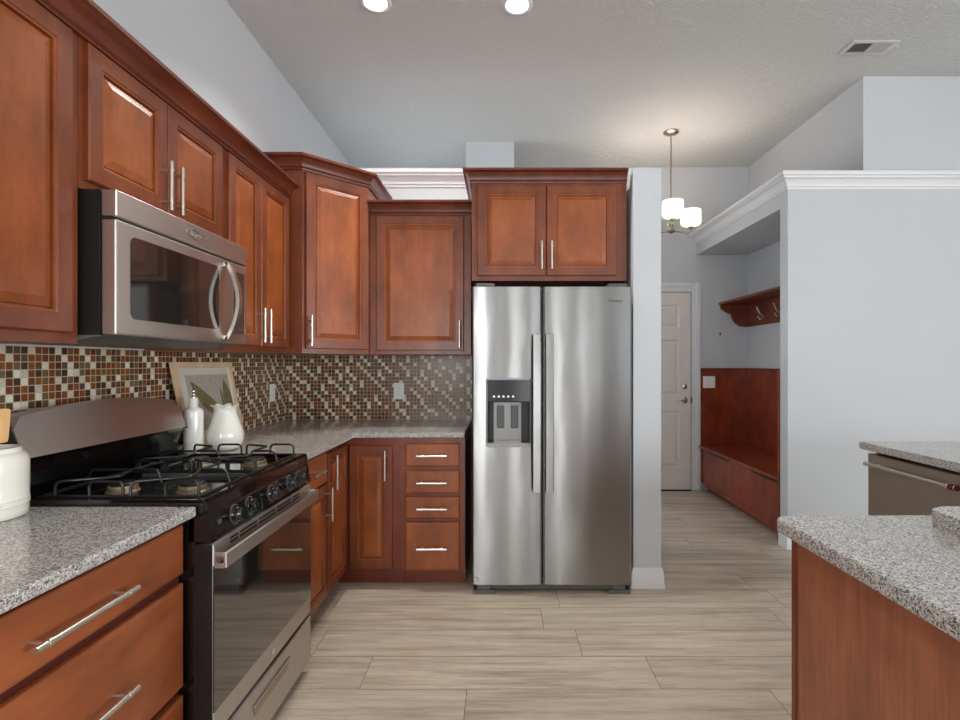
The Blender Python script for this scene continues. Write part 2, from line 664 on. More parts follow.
def handle(pl, u, z, length, vertical, parent, r=0.0070, out=0.034):
    bm = bmesh.new()
    h = length / 2
    if vertical:
        a, b = (u, z - h), (u, z + h)
        posts = [(u, z - h + 0.03), (u, z + h - 0.03)]
    else:
        a, b = (u - h, z), (u + h, z)
        posts = [(u - h + 0.03, z), (u + h - 0.03, z)]
    w0 = DT
    tube(bm, [pl.p(a[0], a[1], w0 + out), pl.p(b[0], b[1], w0 + out)], r, 12)
    for q in posts:
        tube(bm, [pl.p(q[0], q[1], w0 - 0.002), pl.p(q[0], q[1], w0 + out)], r * 0.8, 8)
        d = Vector((0, 0, 1)) if vertical else pl.u
        c = pl.p(q[0], q[1], w0 + out)
        tube(bm, [c - d * 0.004, c + d * 0.004], r * 1.25, 12)
    return finish('handle', bm, 'nickel', parent, True)


def door(pl, u0, u1, z0, z1, parent, hd=None, mat='cherry', loops=RAISED, name='door'):
    bm = bmesh.new()
    nested_panel(bm, pl, u0, u1, z0, z1, loops)
    if loops is RAISED:
        bm.faces.ensure_lookup_table()
        nf = len(loops) * 4
        for i_, f_ in enumerate(bm.faces):
            f_.material_index = 0 if 16 <= i_ < nf or i_ == nf + 1 else 1
    d = finish(name, bm, mat, parent)
    if loops is RAISED:
        d.data.materials.append(M['cherry_frame'])
    if hd:
        handle(pl, hd[0], hd[1], hd[2], hd[3], d)
    return d


CROWN = [(0, 0), (0.014, 0), (0.016, 0.006), (0.012, 0.012), (0.020, 0.018), (0.022, 0.026), (0.030, 0.044), (0.044, 0.058),
         (0.060, 0.064), (0.068, 0.066), (0.068, 0.080), (0, 0.080)]


def crown_prof(z, k=1.0, ko=1.0):
    return [(o_ * ko, z + h * k) for o_, h in CROWN]


# ================================================================== SETTING
WL = -1.535      # left wall
YB = 3.69        # kitchen back wall / pantry front line
ZC = 3.35        # ceiling
YF = 5.35        # far hall wall
XN = 2.575       # nook back wall / hall side wall
XP = 2.04        # pantry box left face
TW = 2.58        # low wall height below its crown

struct(finish('floor', bx(WL - 0.15, RIGHTX + 0.1, BACKY - 0.1, YF + 0.15, -0.08, 0), 'floor'))
struct(finish('ceiling', bx(WL - 0.15, RIGHTX + 0.1, BACKY - 0.1, YF + 0.15, ZC, ZC + 0.1), 'ceiling'))
bm = bmesh.new()
box(bm, WL - 0.12, WL, BACKY, 4.1, 0, ZC)
box(bm, WL - 0.12, WL, 5.0, YF, 0, ZC)
box(bm, WL - 0.12, WL, 4.1, 5.0, 0, 0.8)  # unseen opening cut for the added hall lamp
box(bm, WL - 0.12, WL, 4.1, 5.0, 2.2, ZC)
wall_left = struct(finish('wall_left', bm, 'wall'))
struct(finish('wall_far', bx(WL - 0.12, XN + 0.1, YF, YF + 0.12, 0, ZC), 'wall'))
# wall behind the camera, with openings shaped for refrigerator streaks and fill
bm = bmesh.new()
xs = [WL - 0.12]
for (x0, x1, z0, z1) in WIN_BACK:
    box(bm, xs[-1], x0, BACKY - 0.1, BACKY, 0, ZC)
    box(bm, x0, x1, BACKY - 0.1, BACKY, 0, z0)
    box(bm, x0, x1, BACKY - 0.1, BACKY, z1, ZC)
    xs.append(x1)
box(bm, xs[-1], RIGHTX, BACKY - 0.1, BACKY, 0, ZC)
struct(finish('wall_behind', bm, 'wall'))
bm = bmesh.new()
ys = [BACKY]
for (y0, y1) in WIN_RIGHT:  # unseen openings for the added right-wall lamps
    box(bm, RIGHTX, RIGHTX + 0.1, ys[-1], y0, 0, ZC)
    box(bm, RIGHTX, RIGHTX + 0.1, y0, y1, 0, 0.7)
    box(bm, RIGHTX, RIGHTX + 0.1, y0, y1, 2.3, ZC)
    ys.append(y1)
box(bm, RIGHTX, RIGHTX + 0.1, ys[-1], YB, 0, ZC)
struct(finish('wall_right', bm, 'wall'))
# kitchen back wall, low, open above; ends in the stub beside the refrigerator
wall_back = struct(finish('wall_back', bx(WL, 0.945, YB, YB + 0.12, 0, 2.64), 'wall'))
struct(finish('wall_stub', bx(0.782, 0.945, 3.02, YB, 0, 2.462), 'wall'))
# pantry: front wall, low end wall, header, nook back wall with the hall wall above
bm = bmesh.new()
box(bm, XP, XN, YB - 0.04, YB + 0.06, 0, TW + 0.02)
box(bm, XN, RIGHTX, YB - 0.04, YB + 0.06, 0, ZC)
struct(finish('wall_pantry', bm, 'wall'))
struct(finish('wall_nook', bx(XN, XN + 0.1, YB + 0.06, YF, 0, ZC), 'wall'))
struct(finish('wall_header', bx(XP, XN, YB + 0.06, YF, 2.44, TW + 0.02), 'wall'))
struct(finish('wall_chase', bx(-0.314, 0.13, 4.74, YF, 0, ZC), 'wall'))

# white crown on the low walls
CW = [(0, 0), (0.008, 0), (0.010, 0.012), (0.018, 0.018), (0.022, 0.036), (0.040, 0.060), (0.058, 0.068), (0.060, 0.078), (0.072, 0.084),
      (0.076, 0.100), (0.076, 0.108), (0, 0.108)]
bm = bmesh.new()
sweep(bm, [(WL, YB), (0.945, YB)], [(o_, 2.576 + h) for o_, h in CW], 1)
struct(finish('trim_1', bm, 'trim', smooth=True, ang=25))
bm = bmesh.new()
sweep(bm, [(XP, YF), (XP, YB - 0.04), (RIGHTX, YB - 0.04)], [(o_, 2.547 + h) for o_, h in CW], 1)
struct(finish('trim_2', bm, 'trim', smooth=True, ang=25))
bm = bmesh.new()
box(bm, XP - 0.005, XN, YB - 0.045, YB + 0.065, TW + 0.02, 2.655)
struct(finish('trim_3', bm, 'trim'))
# baseboards
BB = [(0, 0), (0.018, 0), (0.018, 0.02), (0.014, 0.03), (0.014, 0.085), (0.010, 0.092), (0.010, 0.104), (0.004, 0.118), (0, 0.118)]
bm = bmesh.new()
sweep(bm, [(0.782, 3.30), (0.782, 3.02), (0.945, 3.02), (0.945, YB + 0.12)], BB, 1)
struct(finish('baseboard_stub', bm, 'trim', smooth=True, ang=30))
bm = bmesh.new()
sweep(bm, [(XP, YB + 0.06), (XP, YB - 0.04), (RIGHTX, YB - 0.04)], BB, 1)
struct(finish('baseboard_pantry', bm, 'trim', smooth=True, ang=30))

# mosaic backsplash on both kitchen walls
bsp = finish('backsplash', bx(WL, WL + 0.008, 0.2, YB, 0.915, 1.372), 'mosaic_left', wall_left)
finish('backsplash_edge', bx(WL, WL + 0.012, 0.2, 2.30, 1.3725, 1.388), 'trim', wall_left)
finish('backsplash', bx(WL + 0.008, -0.195, YB - 0.008, YB, 0.915, 1.372), 'mosaic_back', wall_back)

# ---- hall door and casing
DX0, DX1, DZ = 1.16, 1.968, 2.04
dr = bpy.data.objects.new('door_1', None)
dr.location = ((DX0 + DX1) / 2, YF, 0)
COL.objects.link(dr)
struct(dr)
plD = Plane((DX0, YF - 0.004), (1, 0), (0, -1))
bm = bmesh.new()
W = DX1 - DX0
box(bm, DX0, DX1, YF - 0.012, YF - 0.001, 0.012, DZ)
cols = [(0.115, W / 2 - 0.055), (W / 2 + 0.055, W - 0.115)]
rows = [(0.24, 0.82), (0.98, 1.56), (1.68, 1.92)]
# stiles and rails stand proud, panels nested inside
us = [0, 0.115, W / 2 - 0.055, W / 2 + 0.055, W - 0.115, W]
zs = [0.012, 0.24, 0.82, 0.98, 1.56, 1.68, 1.92, DZ]
for i in range(5):
    for j in range(7):
        panel = i in (1, 3) and j in (1, 3, 5)
        u0, u1, z0, z1 = us[i], us[i + 1], zs[j], zs[j + 1]
        if panel:
            nested_panel(bm, plD, u0, u1, z0, z1, [(0, 0.026), (0.012, 0.014), (0.022, 0.014), (0.045, 0.024)])
        else:
            box(bm, DX0 + u0, DX0 + u1, YF - 0.030, YF - 0.004, z0, z1)
finish('slab', bm, 'door', dr)
bm = bmesh.new()
CAS = [(0, 0.0), (0.0, 0.010), (0.014, 0.016), (0.03, 0.018), (0.05, 0.024), (0.075, 0.026), (0.085, 0.020), (0.085, 0.0)]


def casing_piece(bm, x0, x1, z0, z1):
    box(bm, x0, x1, YF - 0.022, YF, z0, z1, 0.004)


for s, xx in ((1, DX1 + 0.012), (-1, DX0 - 0.012)):
    a, b = (xx, xx + 0.09 * s)
    casing_piece(bm, min(a, b), max(a, b), 0, DZ + 0.105)
    a, b = (xx + 0.05 * s, xx + 0.092 * s)
    box(bm, min(a, b), max(a, b), YF - 0.032, YF - 0.02, 0, DZ + 0.107, 0.003)
casing_piece(bm, DX0 - 0.012, DX1 + 0.012, DZ + 0.015, DZ + 0.105)
box(bm, DX0 - 0.012, DX1 + 0.012, YF - 0.032, YF - 0.02, DZ + 0.065, DZ + 0.107, 0.003)
finish('casing', bm, 'trim', dr)
finish('threshold', bx(DX0, DX1, YF - 0.05, YF - 0.001, 0.0, 0.011), 'black', dr)
bm = bmesh.new()
disc_axis(bm, (1.905, YF - 0.030, 1.075), (0, -1, 0), [(0.03, 0), (0.03, 0.006), (0.024, 0.014), (0.012, 0.018)])
finish('deadbolt', bm, 'chrome', dr, True)
bm = bmesh.new()
disc_axis(bm, (1.905, YF - 0.030, 0.935), (0, -1, 0), [(0.033, 0), (0.033, 0.006), (0.022, 0.014), (0.012, 0.02), (0.012, 0.05)])
tube(bm, round_path([(1.905, YF - 0.078, 0.935), (1.86, YF - 0.08, 0.937), (1.80, YF - 0.074, 0.928)], 0.03), [0.011, 0.011, 0.0105, 0.0105, 0.010, 0.009, 0.008][:7], 10)
finish('lever_handle', bm, 'chrome', dr, True)
finish('strike_plate', bx(DX1 + 0.0, DX1 + 0.012, YF - 0.034, YF - 0.02, 0.90, 0.97), 'black', dr)

# ---- wood wainscot lining the nook
wn_ = bpy.data.objects.new('trim_4', None)
wn_.location = (XN, YF, 0)
COL.objects.link(wn_)
struct(wn_)
finish('wainscot_panel', bx(2.078, XN - 0.012, YF - 0.014, YF, 0.40, 1.25), 'bench_wood', wn_)
finish('wainscot_panel', bx(XN - 0.014, XN, YB + 0.062, YF, 0.40, 1.25), 'bench_wood', wn_)
bm = bmesh.new()
box(bm, 2.078, XN, YF - 0.024, YF - 0.001, 1.240, 1.266)
box(bm, XN - 0.024, XN, YB + 0.062, YF - 0.022, 1.240, 1.266)
finish('cap_rail', bm, 'cherry_dark', wn_)
finish('end_trim', bx(2.028, 2.056, YB + 0.0605, YB + 0.0745, 0.0, 1.262), 'bench_wood', wn_)

# ================================================================== UPPER CABINETS
UX = -1.185       # face of the left wall cabinets
PL_L = Plane((UX, 0), (0, 1), (1, 0))            # u = y
GU = 'wall cabinets in the kitchen'


def cab_left(name, label, y0, y1, z0, z1):
    r = thing(name, label, 'cabinet', (WL, (y0 + y1) / 2, z0), GU)
    finish('body', bx(WL + 0.001, UX, y0 + 0.0008, y1 - 0.0008, z0, z1), 'cherry_frame', r)
    return r


c = cab_left('wall_cabinet', 'cherry wall cabinet at the left edge, left of the microwave, with tall raised-panel door', 0.50, 1.445, 1.372, 2.25)
door(PL_L, 0.98, 1.408, 1.40, 2.228, c, (1.01, 1.50, 0.16, True))
door(PL_L, 0.53, 0.974, 1.40, 2.228, c, (0.945, 1.50, 0.16, True))
c = cab_left('wall_cabinet', 'short two-door cherry wall cabinet directly above the microwave', 1.445, 2.205, 1.812, 2.25)
door(PL_L, 1.462, 1.806, 1.838, 2.228, c, (1.774, 1.928, 0.17, True))
door(PL_L, 1.811, 2.166, 1.838, 2.228, c, (1.836, 1.928, 0.17, True))
c = cab_left('wall_cabinet', 'tall narrow two-door cherry wall cabinet right of the microwave', 2.205, 2.878, 1.372, 2.25)
door(PL_L, 2.222, 2.516, 1.40, 2.228, c, (2.480, 1.50, 0.165, True))
door(PL_L, 2.521, 2.848, 1.40, 2.228, c, (2.545, 1.50, 0.165, True))
bm = bmesh.new()
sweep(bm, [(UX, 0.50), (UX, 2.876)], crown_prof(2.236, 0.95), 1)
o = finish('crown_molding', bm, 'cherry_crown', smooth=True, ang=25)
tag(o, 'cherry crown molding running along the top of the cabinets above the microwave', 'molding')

# diagonal corner cabinet
A, B = (-1.106, 2.88), (-0.81, 3.176)
r = thing('wall_cabinet', 'tallest cherry wall cabinet, set diagonally in the corner', 'cabinet', (-1.3, 3.4, 1.372), GU)
bm = bmesh.new()
prism(bm, [(WL + 0.001, YB - 0.001), (WL + 0.001, A[1]), A, B, (B[0], YB - 0.001)], 1.372, 2.41)
finish('body', bm, 'cherry_frame', r)
dl = math.hypot(B[0] - A[0], B[1] - A[1])
PL_C = Plane(A, (B[0] - A[0], B[1] - A[1]), (1, -1))
door(PL_C, 0.014, dl - 0.012, 1.40, 2.388, r, (0.032, 1.50, 0.17, True))
bm = bmesh.new()
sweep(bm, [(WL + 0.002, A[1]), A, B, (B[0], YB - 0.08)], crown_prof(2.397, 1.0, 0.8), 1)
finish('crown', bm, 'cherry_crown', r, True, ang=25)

# back wall cabinet
YU = 3.20
PL_B = Plane((0, YU), (1, 0), (0, -1))
r = thing('wall_cabinet', 'single-door cherry wall cabinet on the back wall, above the drawer stack', 'cabinet', (-0.49, YB, 1.372), GU)
finish('body', bx(B[0] + 0.0015, -0.181, YU, YB - 0.001, 1.372, 2.25), 'cherry_frame', r)
door(PL_B, -0.766, -0.224, 1.396, 2.228, r, (-0.248, 1.495, 0.17, True))
bm = bmesh.new()
sweep(bm, [(B[0] + 0.002, YU), (-0.174, YU)], crown_prof(2.236, 0.95), 1)
finish('crown', bm, 'cherry_crown', r, True, ang=25)

# refrigerator cabinet
YR = 3.08
PL_R = Plane((0, YR), (1, 0), (0, -1))
r = thing('wall_cabinet', 'deep two-door cherry wall cabinet directly above the refrigerator', 'cabinet', (0.29, YB, 1.81), GU)
finish('body', bx(-0.169, 0.757, YR, YB - 0.001, 1.81, 2.41), 'cherry_frame', r)
door(PL_R, -0.135, 0.273, 1.838, 2.375, r, (0.246, 1.955, 0.165, True))
door(PL_R, 0.278, 0.695, 1.838, 2.375, r, (0.305, 1.955, 0.165, True))
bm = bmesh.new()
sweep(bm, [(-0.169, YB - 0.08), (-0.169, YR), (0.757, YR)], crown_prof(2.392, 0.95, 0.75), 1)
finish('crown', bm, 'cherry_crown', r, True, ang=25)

# ================================================================== BASE CABINETS
FX = -0.905
PL_F = Plane((FX, 0), (0, 1), (1, 0))
GB = 'base cabinets in the kitchen'
r = thing('base_cabinet', 'cherry base cabinet of wide drawers, left of the range', 'cabinet', (WL, 1.07, 0), GB)
bm = bmesh.new()
box(bm, WL + 0.001, FX, 0.69, 1.451, 0.10, 0.885)
box(bm, WL + 0.001, FX - 0.075, 0.69, 1.451, 0, 0.10)
finish('body', bm, 'cherry_shaded', r)
for z0, z1, hz in ((0.727, 0.864, 0.790), (0.410, 0.701, 0.555), (0.11, 0.386, 0.25)):
    d = door(PL_F, 0.715, 1.446, z0, z1, r, (1.077, hz, 0.27, False), mat='cherry_h', loops=SLAB, name='drawer')
r = thing('base_cabinet', 'narrow cherry base cabinet right of the range, drawer over door', 'cabinet', (WL, 2.44, 0), GB)
bm = bmesh.new()
box(bm, WL + 0.001, FX, 2.222, 2.655, 0.10, 0.885)
box(bm, WL + 0.001, FX - 0.075, 2.222, 2.655, 0, 0.10)
finish('body', bm, 'cherry_dark', r)
door(PL_F, 2.238, 2.645, 0.71, 0.862, r, (2.44, 0.79, 0.16, False), mat='cherry_h', loops=SLAB, name='drawer')
door(PL_F, 2.238, 2.645, 0.12, 0.698, r, (2.615, 0.60, 0.17, True))
# corner unit, a door on each wing
YBF = 3.02
PL_BF = Plane((0, YBF), (1, 0), (0, -1))
r = thing('base_cabinet', 'inside-corner cherry base cabinet with a door on each wing', 'cabinet', (WL, YB, 0), GB)
bm = bmesh.new()
prism(bm, [(WL + 0.001, YB - 0.001), (WL + 0.001, 2.656), (FX, 2.656), (FX, YBF), (-0.592, YBF), (-0.592, YB - 0.001)], 0.10, 0.885)
prism(bm, [(WL + 0.001, YB - 0.001), (WL + 0.001, 2.656), (FX - 0.075, 2.656), (FX - 0.075, YBF + 0.075), (-0.592, YBF + 0.075), (-0.592, YB - 0.001)], 0.0, 0.10)
finish('body', bm, 'cherry_dark', r)
door(PL_F, 2.668, 2.994, 0.12, 0.846, r, (2.695, 0.745, 0.18, True))
door(PL_BF, -0.880, -0.628, 0.12, 0.836, r, (-0.664, 0.725, 0.175, True))
r = thing('base_cabinet', 'cherry base cabinet with a stack of four drawers, beside the refrigerator', 'cabinet', (-0.4, YB, 0), GB)
bm = bmesh.new()
box(bm, -0.591, -0.205, YBF, YB - 0.001, 0.10, 0.885)
box(bm, -0.591, -0.205, YBF + 0.075, YB - 0.001, 0, 0.10)
finish('body', bm, 'cherry_dark', r)
for z0, z1 in ((0.713, 0.848), (0.557, 0.691), (0.41, 0.537), (0.108, 0.388)):
    hz = (z0 + z1) / 2 if z1 - z0 < 0.2 else z0 + 0.135
    door(PL_BF, -0.553, -0.236, z0, z1, r, (-0.395, hz, 0.175, False), mat='cherry', loops=SLAB, name='drawer')

# worktops
EX = -0.853
o = finish('worktop', bx(WL + 0.009, EX, 0.66, 1.449, 0.886, 0.915, 0.006, 2), 'granite', loc=(-1.2, 1.05, 0.886))
tag(o, 'speckled grey granite worktop left of the range, under the crock', 'worktop')
bm = bmesh.new()
prism(bm, [(WL + 0.009, 2.219), (EX, 2.219), (EX, 2.975), (-0.80 - 0.03, 2.985), (-0.205, 2.985), (-0.205, YB - 0.009), (WL + 0.009, YB - 0.009)], 0.886, 0.915, 0.005)
o = finish('worktop', bm, 'granite', loc=(-1.0, 3.2, 0.886))
tag(o, 'L-shaped speckled granite worktop right of the range, turning the corner', 'worktop')

# ================================================================== RANGE
RY0, RY1 = 1.456, 2.212
RF = -0.832
rg = thing('range', 'black and stainless gas range with five knobs and raised backguard', 'range', (-1.2, 1.834, 0))
bm = bmesh.new()
box(bm, WL + 0.02, -0.862, RY0, RY1, 0.03, 0.90, 0.003)
for yy in (RY0 + 0.05, RY1 - 0.05):
    for xx in (-1.45, -0.93):
        tube(bm, [(xx, yy, 0), (xx, yy, 0.04)], 0.015, 8)
finish('body', bm, 'enamel', rg)
# cooktop: basin with raised rim
bm = bmesh.new()
x0, x1, y0, y1 = -1.375, RF - 0.004, RY0 - 0.002, RY1 + 0.002
rings = []
for ins, z in ((0, 0.90), (0, 0.922), (0.005, 0.930), (0.030, 0.930), (0.040, 0.918), (0.06, 0.914)):
    rings.append([bm.verts.new((xx, yy, z)) for xx, yy in ((x0 + ins, y0 + ins), (x1 - ins, y0 + ins), (x1 - ins, y1 - ins), (x0 + ins, y1 - ins))])
for a, b in zip(rings[:-1], rings[1:]):
    for k in range(4):
        bm.faces.new((a[k], a[(k + 1) % 4], b[(k + 1) % 4], b[k]))
bm.faces.new(rings[0][::-1])
bm.faces.new(rings[-1])
finish('cooktop', bm, 'enamel', rg)
# control panel front
bm = bmesh.new()
pts = [(-0.88, 0, 0.905), (RF - 0.006, 0, 0.928), (RF, 0, 0.920), (RF + 0.002, 0, 0.886), (RF + 0.006, 0, 0.882), (RF + 0.016, 0, 0.815), (-0.88, 0, 0.815)]
extrude_poly(bm, [(x, RY0 + 0.012, z) for x, _, z in pts], (0, RY1 - RY0 - 0.024, 0))
panel = finish('control_panel', bm, 'enamel', rg)
bm = bmesh.new()
for ya in (RY0, RY1 - 0.012):
    bm = bmesh.new()
    pts2 = [(-0.88, ya, 0.90), (RF - 0.004, ya, 0.930), (RF + 0.004, ya, 0.92), (RF + 0.008, ya, 0.884), (RF + 0.021, ya, 0.812), (-0.88, ya, 0.812)]
    extrude_poly(bm, pts2, (0, 0.012, 0))
    finish('end_cap', bm, 'enamel', rg)
tilt = Vector((0.99, 0, 0.14)).normalized()
for ky in (1.595, 1.690, 1.850, 2.010, 2.105):
    bm = bmesh.new()
    c0 = Vector((RF + 0.010, ky, 0.850))
    disc_axis(bm, c0, tilt, [(0.027, 0), (0.027, 0.004), (0.022, 0.008), (0.021, 0.026), (0.019, 0.030)], 24)
    # grip bar across the knob
    c1 = c0 + tilt * 0.030
    up = Vector((-0.14, 0, 0.99))
    bb = [c1 + up * 0.020 + Vector((0, -0.005, 0)), c1 + up * 0.020 + Vector((0, 0.005, 0)), c1 - up * 0.020 + Vector((0, 0.005, 0)), c1 - up * 0.020 + Vector((0, -0.005, 0))]
    extrude_poly(bm, bb, tilt * 0.012)
    kn = finish('knob', bm, 'enamel', rg, True)
    bm = bmesh.new()
    disc_axis(bm, c0 - tilt * 0.001, tilt, [(0.031, 0), (0.031, 0.003), (0.028, 0.004)], 24)
    finish('bezel', bm, 'dark_gray', kn, True)
bm = bmesh.new()
box(bm, RF + 0.008, RF + 0.0125, 1.500, 1.516, 0.848, 0.862)
finish('badge', bm, 'dark_gray', rg)
# oven door: frame, glass, handle, vent slots
DF = -0.812
dd = finish('oven_door', bx(-0.862, DF, RY0 + 0.002, RY1 - 0.002, 0.252, 0.803, 0.004), 'steel_dark', rg)
finish('side_edge', bx(-0.863, DF - 0.002, RY0 + 0.0005, RY0 + 0.002, 0.252, 0.803), 'black', dd)
bm = bmesh.new()
box(bm, DF - 0.004, DF + 0.0015, RY0 + 0.004, RY1 - 0.004, 0.325, 0.742)
finish('glass', bm, 'glass_dark', dd)
bm = bmesh.new()
for row_z in (0.776, 0.788):
    for (a, b) in ((1.55, 1.595), (1.61, 1.72), (1.735, 1.86), (1.875, 2.0), (2.015, 2.08)):
        box(bm, DF - 0.004, DF + 0.0012, a, b, row_z, row_z + 0.006)
finish('vent_slot', bm, 'black', dd)
bm = bmesh.new()
box(bm, DF + 0.026, DF + 0.036, RY0 + 0.006, RY1 - 0.006, 0.735, 0.778, 0.003, 2)
for ya, yb in ((RY0 + 0.006, RY0 + 0.016), (RY1 - 0.016, RY1 - 0.006)):
    box(bm, DF - 0.001, DF + 0.027, ya, yb, 0.735, 0.746)
    box(bm, DF - 0.001, DF + 0.027, ya, yb, 0.768, 0.778)
    box(bm, DF - 0.001, DF + 0.006, ya, yb, 0.745, 0.769)
finish('handle', bm, 'steel_dark', dd)
# warming drawer with scooped pull
sd = bmesh.new()
box(sd, -0.862, DF, RY0 + 0.002, RY1 - 0.002, 0.05, 0.236, 0.004)
sd = finish('drawer', sd, 'steel_dark', rg)
bm = bmesh.new()
extrude_poly(bm, [(DF + 0.001, 1.69, 0.185), (DF + 0.001, 1.985, 0.185), (DF + 0.001, 1.97, 0.150), (DF + 0.001, 1.705, 0.150)], (0.0008, 0, 0))
finish('pull_recess', bm, 'steel_bronze', sd)
bm = bmesh.new()
box(bm, DF, DF + 0.006, 1.69, 1.985, 0.185, 0.189)
finish('pull_lip', bm, 'chrome', sd)
# circular maker's mark on the door's lower rail
bm = bmesh.new()
disc_axis(bm, (DF + 0.001, 1.84, 0.288), (1, 0, 0), [(0.012, 0), (0.012, 0.001)], 20)
finish('emblem', bm, 'chrome', dd, True)
# burners
for bxx in (-1.19, -0.97):
    for byy in (1.625, 2.04):
        bm = bmesh.new()
        disc_axis(bm, (bxx, byy, 0.914), (0, 0, 1), [(0.047, 0), (0.046, 0.003), (0.041, 0.006), (0.040, 0.020), (0.034, 0.022)], 28)
        bn = finish('burner', bm, 'burner', rg, True)
        bm = bmesh.new()
        disc_axis(bm, (bxx, byy, 0.9362), (0, 0, 1), [(0.036, 0), (0.037, 0.004), (0.033, 0.008)], 28)
        finish('burner_cap', bm, 'black', bn, True)
# grates: two wire grates, each over a front and a rear burner
for y0, y1, byy in ((1.492, 1.826, 1.625), (1.842, 2.176, 2.04)):
    bm = bmesh.new()
    gx0, gx1 = -1.33, -0.868
    zb, zt = 0.932, 0.974
    R = 0.0042
    tube(bm, round_path([(gx0 + .1, y0, zb), (gx0, y0, zb), (gx0, y1, zb), (gx1, y1, zb), (gx1, y0, zb), (gx0 + .1, y0, zb)], 0.02, 3), R, 8)
    for bxx in (-1.19, -0.97):
        ym = (y0 + y1) / 2

        def arch(p0, p1, rise=zt):
            a = Vector((p0[0], p0[1], zb))
            b = Vector((p1[0], p1[1], zb))
            tube(bm, round_path([a, (a.x, a.y, rise), (b.x, b.y, rise), b], 0.018, 4), R, 8)
        # arched bar in front of and behind each burner, and long bars to the perimeter
        arch((bxx, y0), (bxx + 0.098, y0))
        arch((bxx, y1), (bxx + 0.098, y1))
        tube(bm, round_path([(bxx - 0.10, y0, zb), (bxx - 0.10, y0 + 0.002, zt), (bxx + 0.05, y0 + 0.05, zt + 0.004), (bxx + 0.005, ym, zt)], 0.02, 4), R, 8)
        tube(bm, round_path([(bxx - 0.10, y1, zb), (bxx - 0.10, y1 - 0.002, zt), (bxx + 0.02, y1 - 0.07, zt + 0.004), (bxx + 0.005, ym, zt)], 0.02, 4), R, 8)
        tube(bm, round_path([(bxx + 0.005, ym, zt), (bxx + 0.09, ym + 0.0, zt + 0.002), (bxx + 0.10, ym, zb)], 0.02, 4), R, 8)
    tube(bm, round_path([(gx0, (y0 + y1) / 2, zb), (gx0 + 0.01, (y0 + y1) / 2, zt), (-1.185, (y0 + y1) / 2, zt)], 0.02, 4), R, 8)
    finish('grate', bm, 'iron', rg, True)
finish('centre_plate', bx(-1.27, -0.90, 1.8265, 1.8415, 0.9145, 0.925), 'dark_gray', rg)
# backguard: black riser and slanted steel panel with arched top
bm = bmesh.new()
extrude_poly(bm, [(-1.372, RY0 + 0.002, 0.902), (-1.375, RY0 + 0.002, 0.93), (-1.352, RY0 + 0.002, 0.965), (-1.385, RY0 + 0.002, 0.975), (-1.365, RY0 + 0.002, 1.030),
                  (-1.350, RY0 + 0.002, 1.045), (-1.500, RY0 + 0.002, 1.045), (-1.515, RY0 + 0.002, 0.902)], (0, RY1 - RY0 - 0.004, 0))
finish('backguard_base', bm, 'enamel', rg)
bm = bmesh.new()
N = 24
fr, bk = [], []
ring0, ring1 = [], []
for k in range(N + 1):
    f = k / N
    yy = RY0 + 0.001 + f * (RY1 - RY0 - 0.002)
    e = min(f, 1 - f) * (RY1 - RY0)
    zt_ = 1.158 + 0.030 * (1 - (2 * f - 1) ** 2)
    ccr = 0.03
    if e < ccr:
        zt_ -= ccr - math.sqrt(max(0, ccr ** 2 - (ccr - e) ** 2))
    xt = -1.346 - (zt_ - 1.045) * 0.36
    ring0.append([bm.verts.new((-1.346, yy, 1.0455)), bm.verts.new((xt, yy, zt_)), bm.verts.new((xt - 0.012, yy, zt_ + 0.002)), bm.verts.new((-1.50, yy, zt_ - 0.012)), bm.verts.new((-1.50, yy, 1.0455))])
for a, b in zip(ring0[:-1], ring0[1:]):
    for k in range(5):
        bm.faces.new((a[k], a[(k + 1) % 5], b[(k + 1) % 5], b[k]))
bm.faces.new(ring0[0][::-1])
bm.faces.new(ring0[-1])
finish('backguard', bm, 'steel_dark', rg, True, ang=30)
for ya in (RY0 - 0.002, RY1 - 0.003):
    bm = bmesh.new()
    extrude_poly(bm, [(-1.342, ya, 1.040), (-1.392, ya, 1.150), (-1.505, ya, 1.150), (-1.505, ya, 1.040)], (0, 0.005, 0))
    finish('backguard_side', bm, 'black', rg)

# ================================================================== MICROWAVE
MF = -1.083
mw = thing('microwave', 'stainless over-the-range microwave with bowed handle, mounted above the range', 'microwave', (-1.3, 1.834, 1.40))
finish('body', bx(WL + 0.01, -1.128, 1.452, 2.204, 1.397, 1.809), 'black', mw)
finish('vent_strip', bx(-1.127, MF, 1.454, 2.203, 1.733, 1.809, 0.003), 'steel_dark', mw)
finish('gap', bx(-1.128, MF - 0.012, 1.455, 2.202, 1.726, 1.7335), 'black', mw)
md = finish('door', bx(-1.127, MF, 1.454, 2.203, 1.398, 1.726, 0.005, 2), 'steel_dark', mw)
PL_M = Plane((MF, 0), (0, 1), (1, 0))
bm = bmesh.new()


def rrect(u0, u1, z0, z1, rad, n=5):
    out = []
    for cx_, cz_, a0 in ((u1 - rad, z1 - rad, 0), (u0 + rad, z1 - rad, 90), (u0 + rad, z0 + rad, 180), (u1 - rad, z0 + rad, 270)):
        for k in range(n + 1):
            a = math.radians(a0 + 90 * k / n)
            out.append((cx_ + rad * math.cos(a), cz_ + rad * math.sin(a)))
    return out


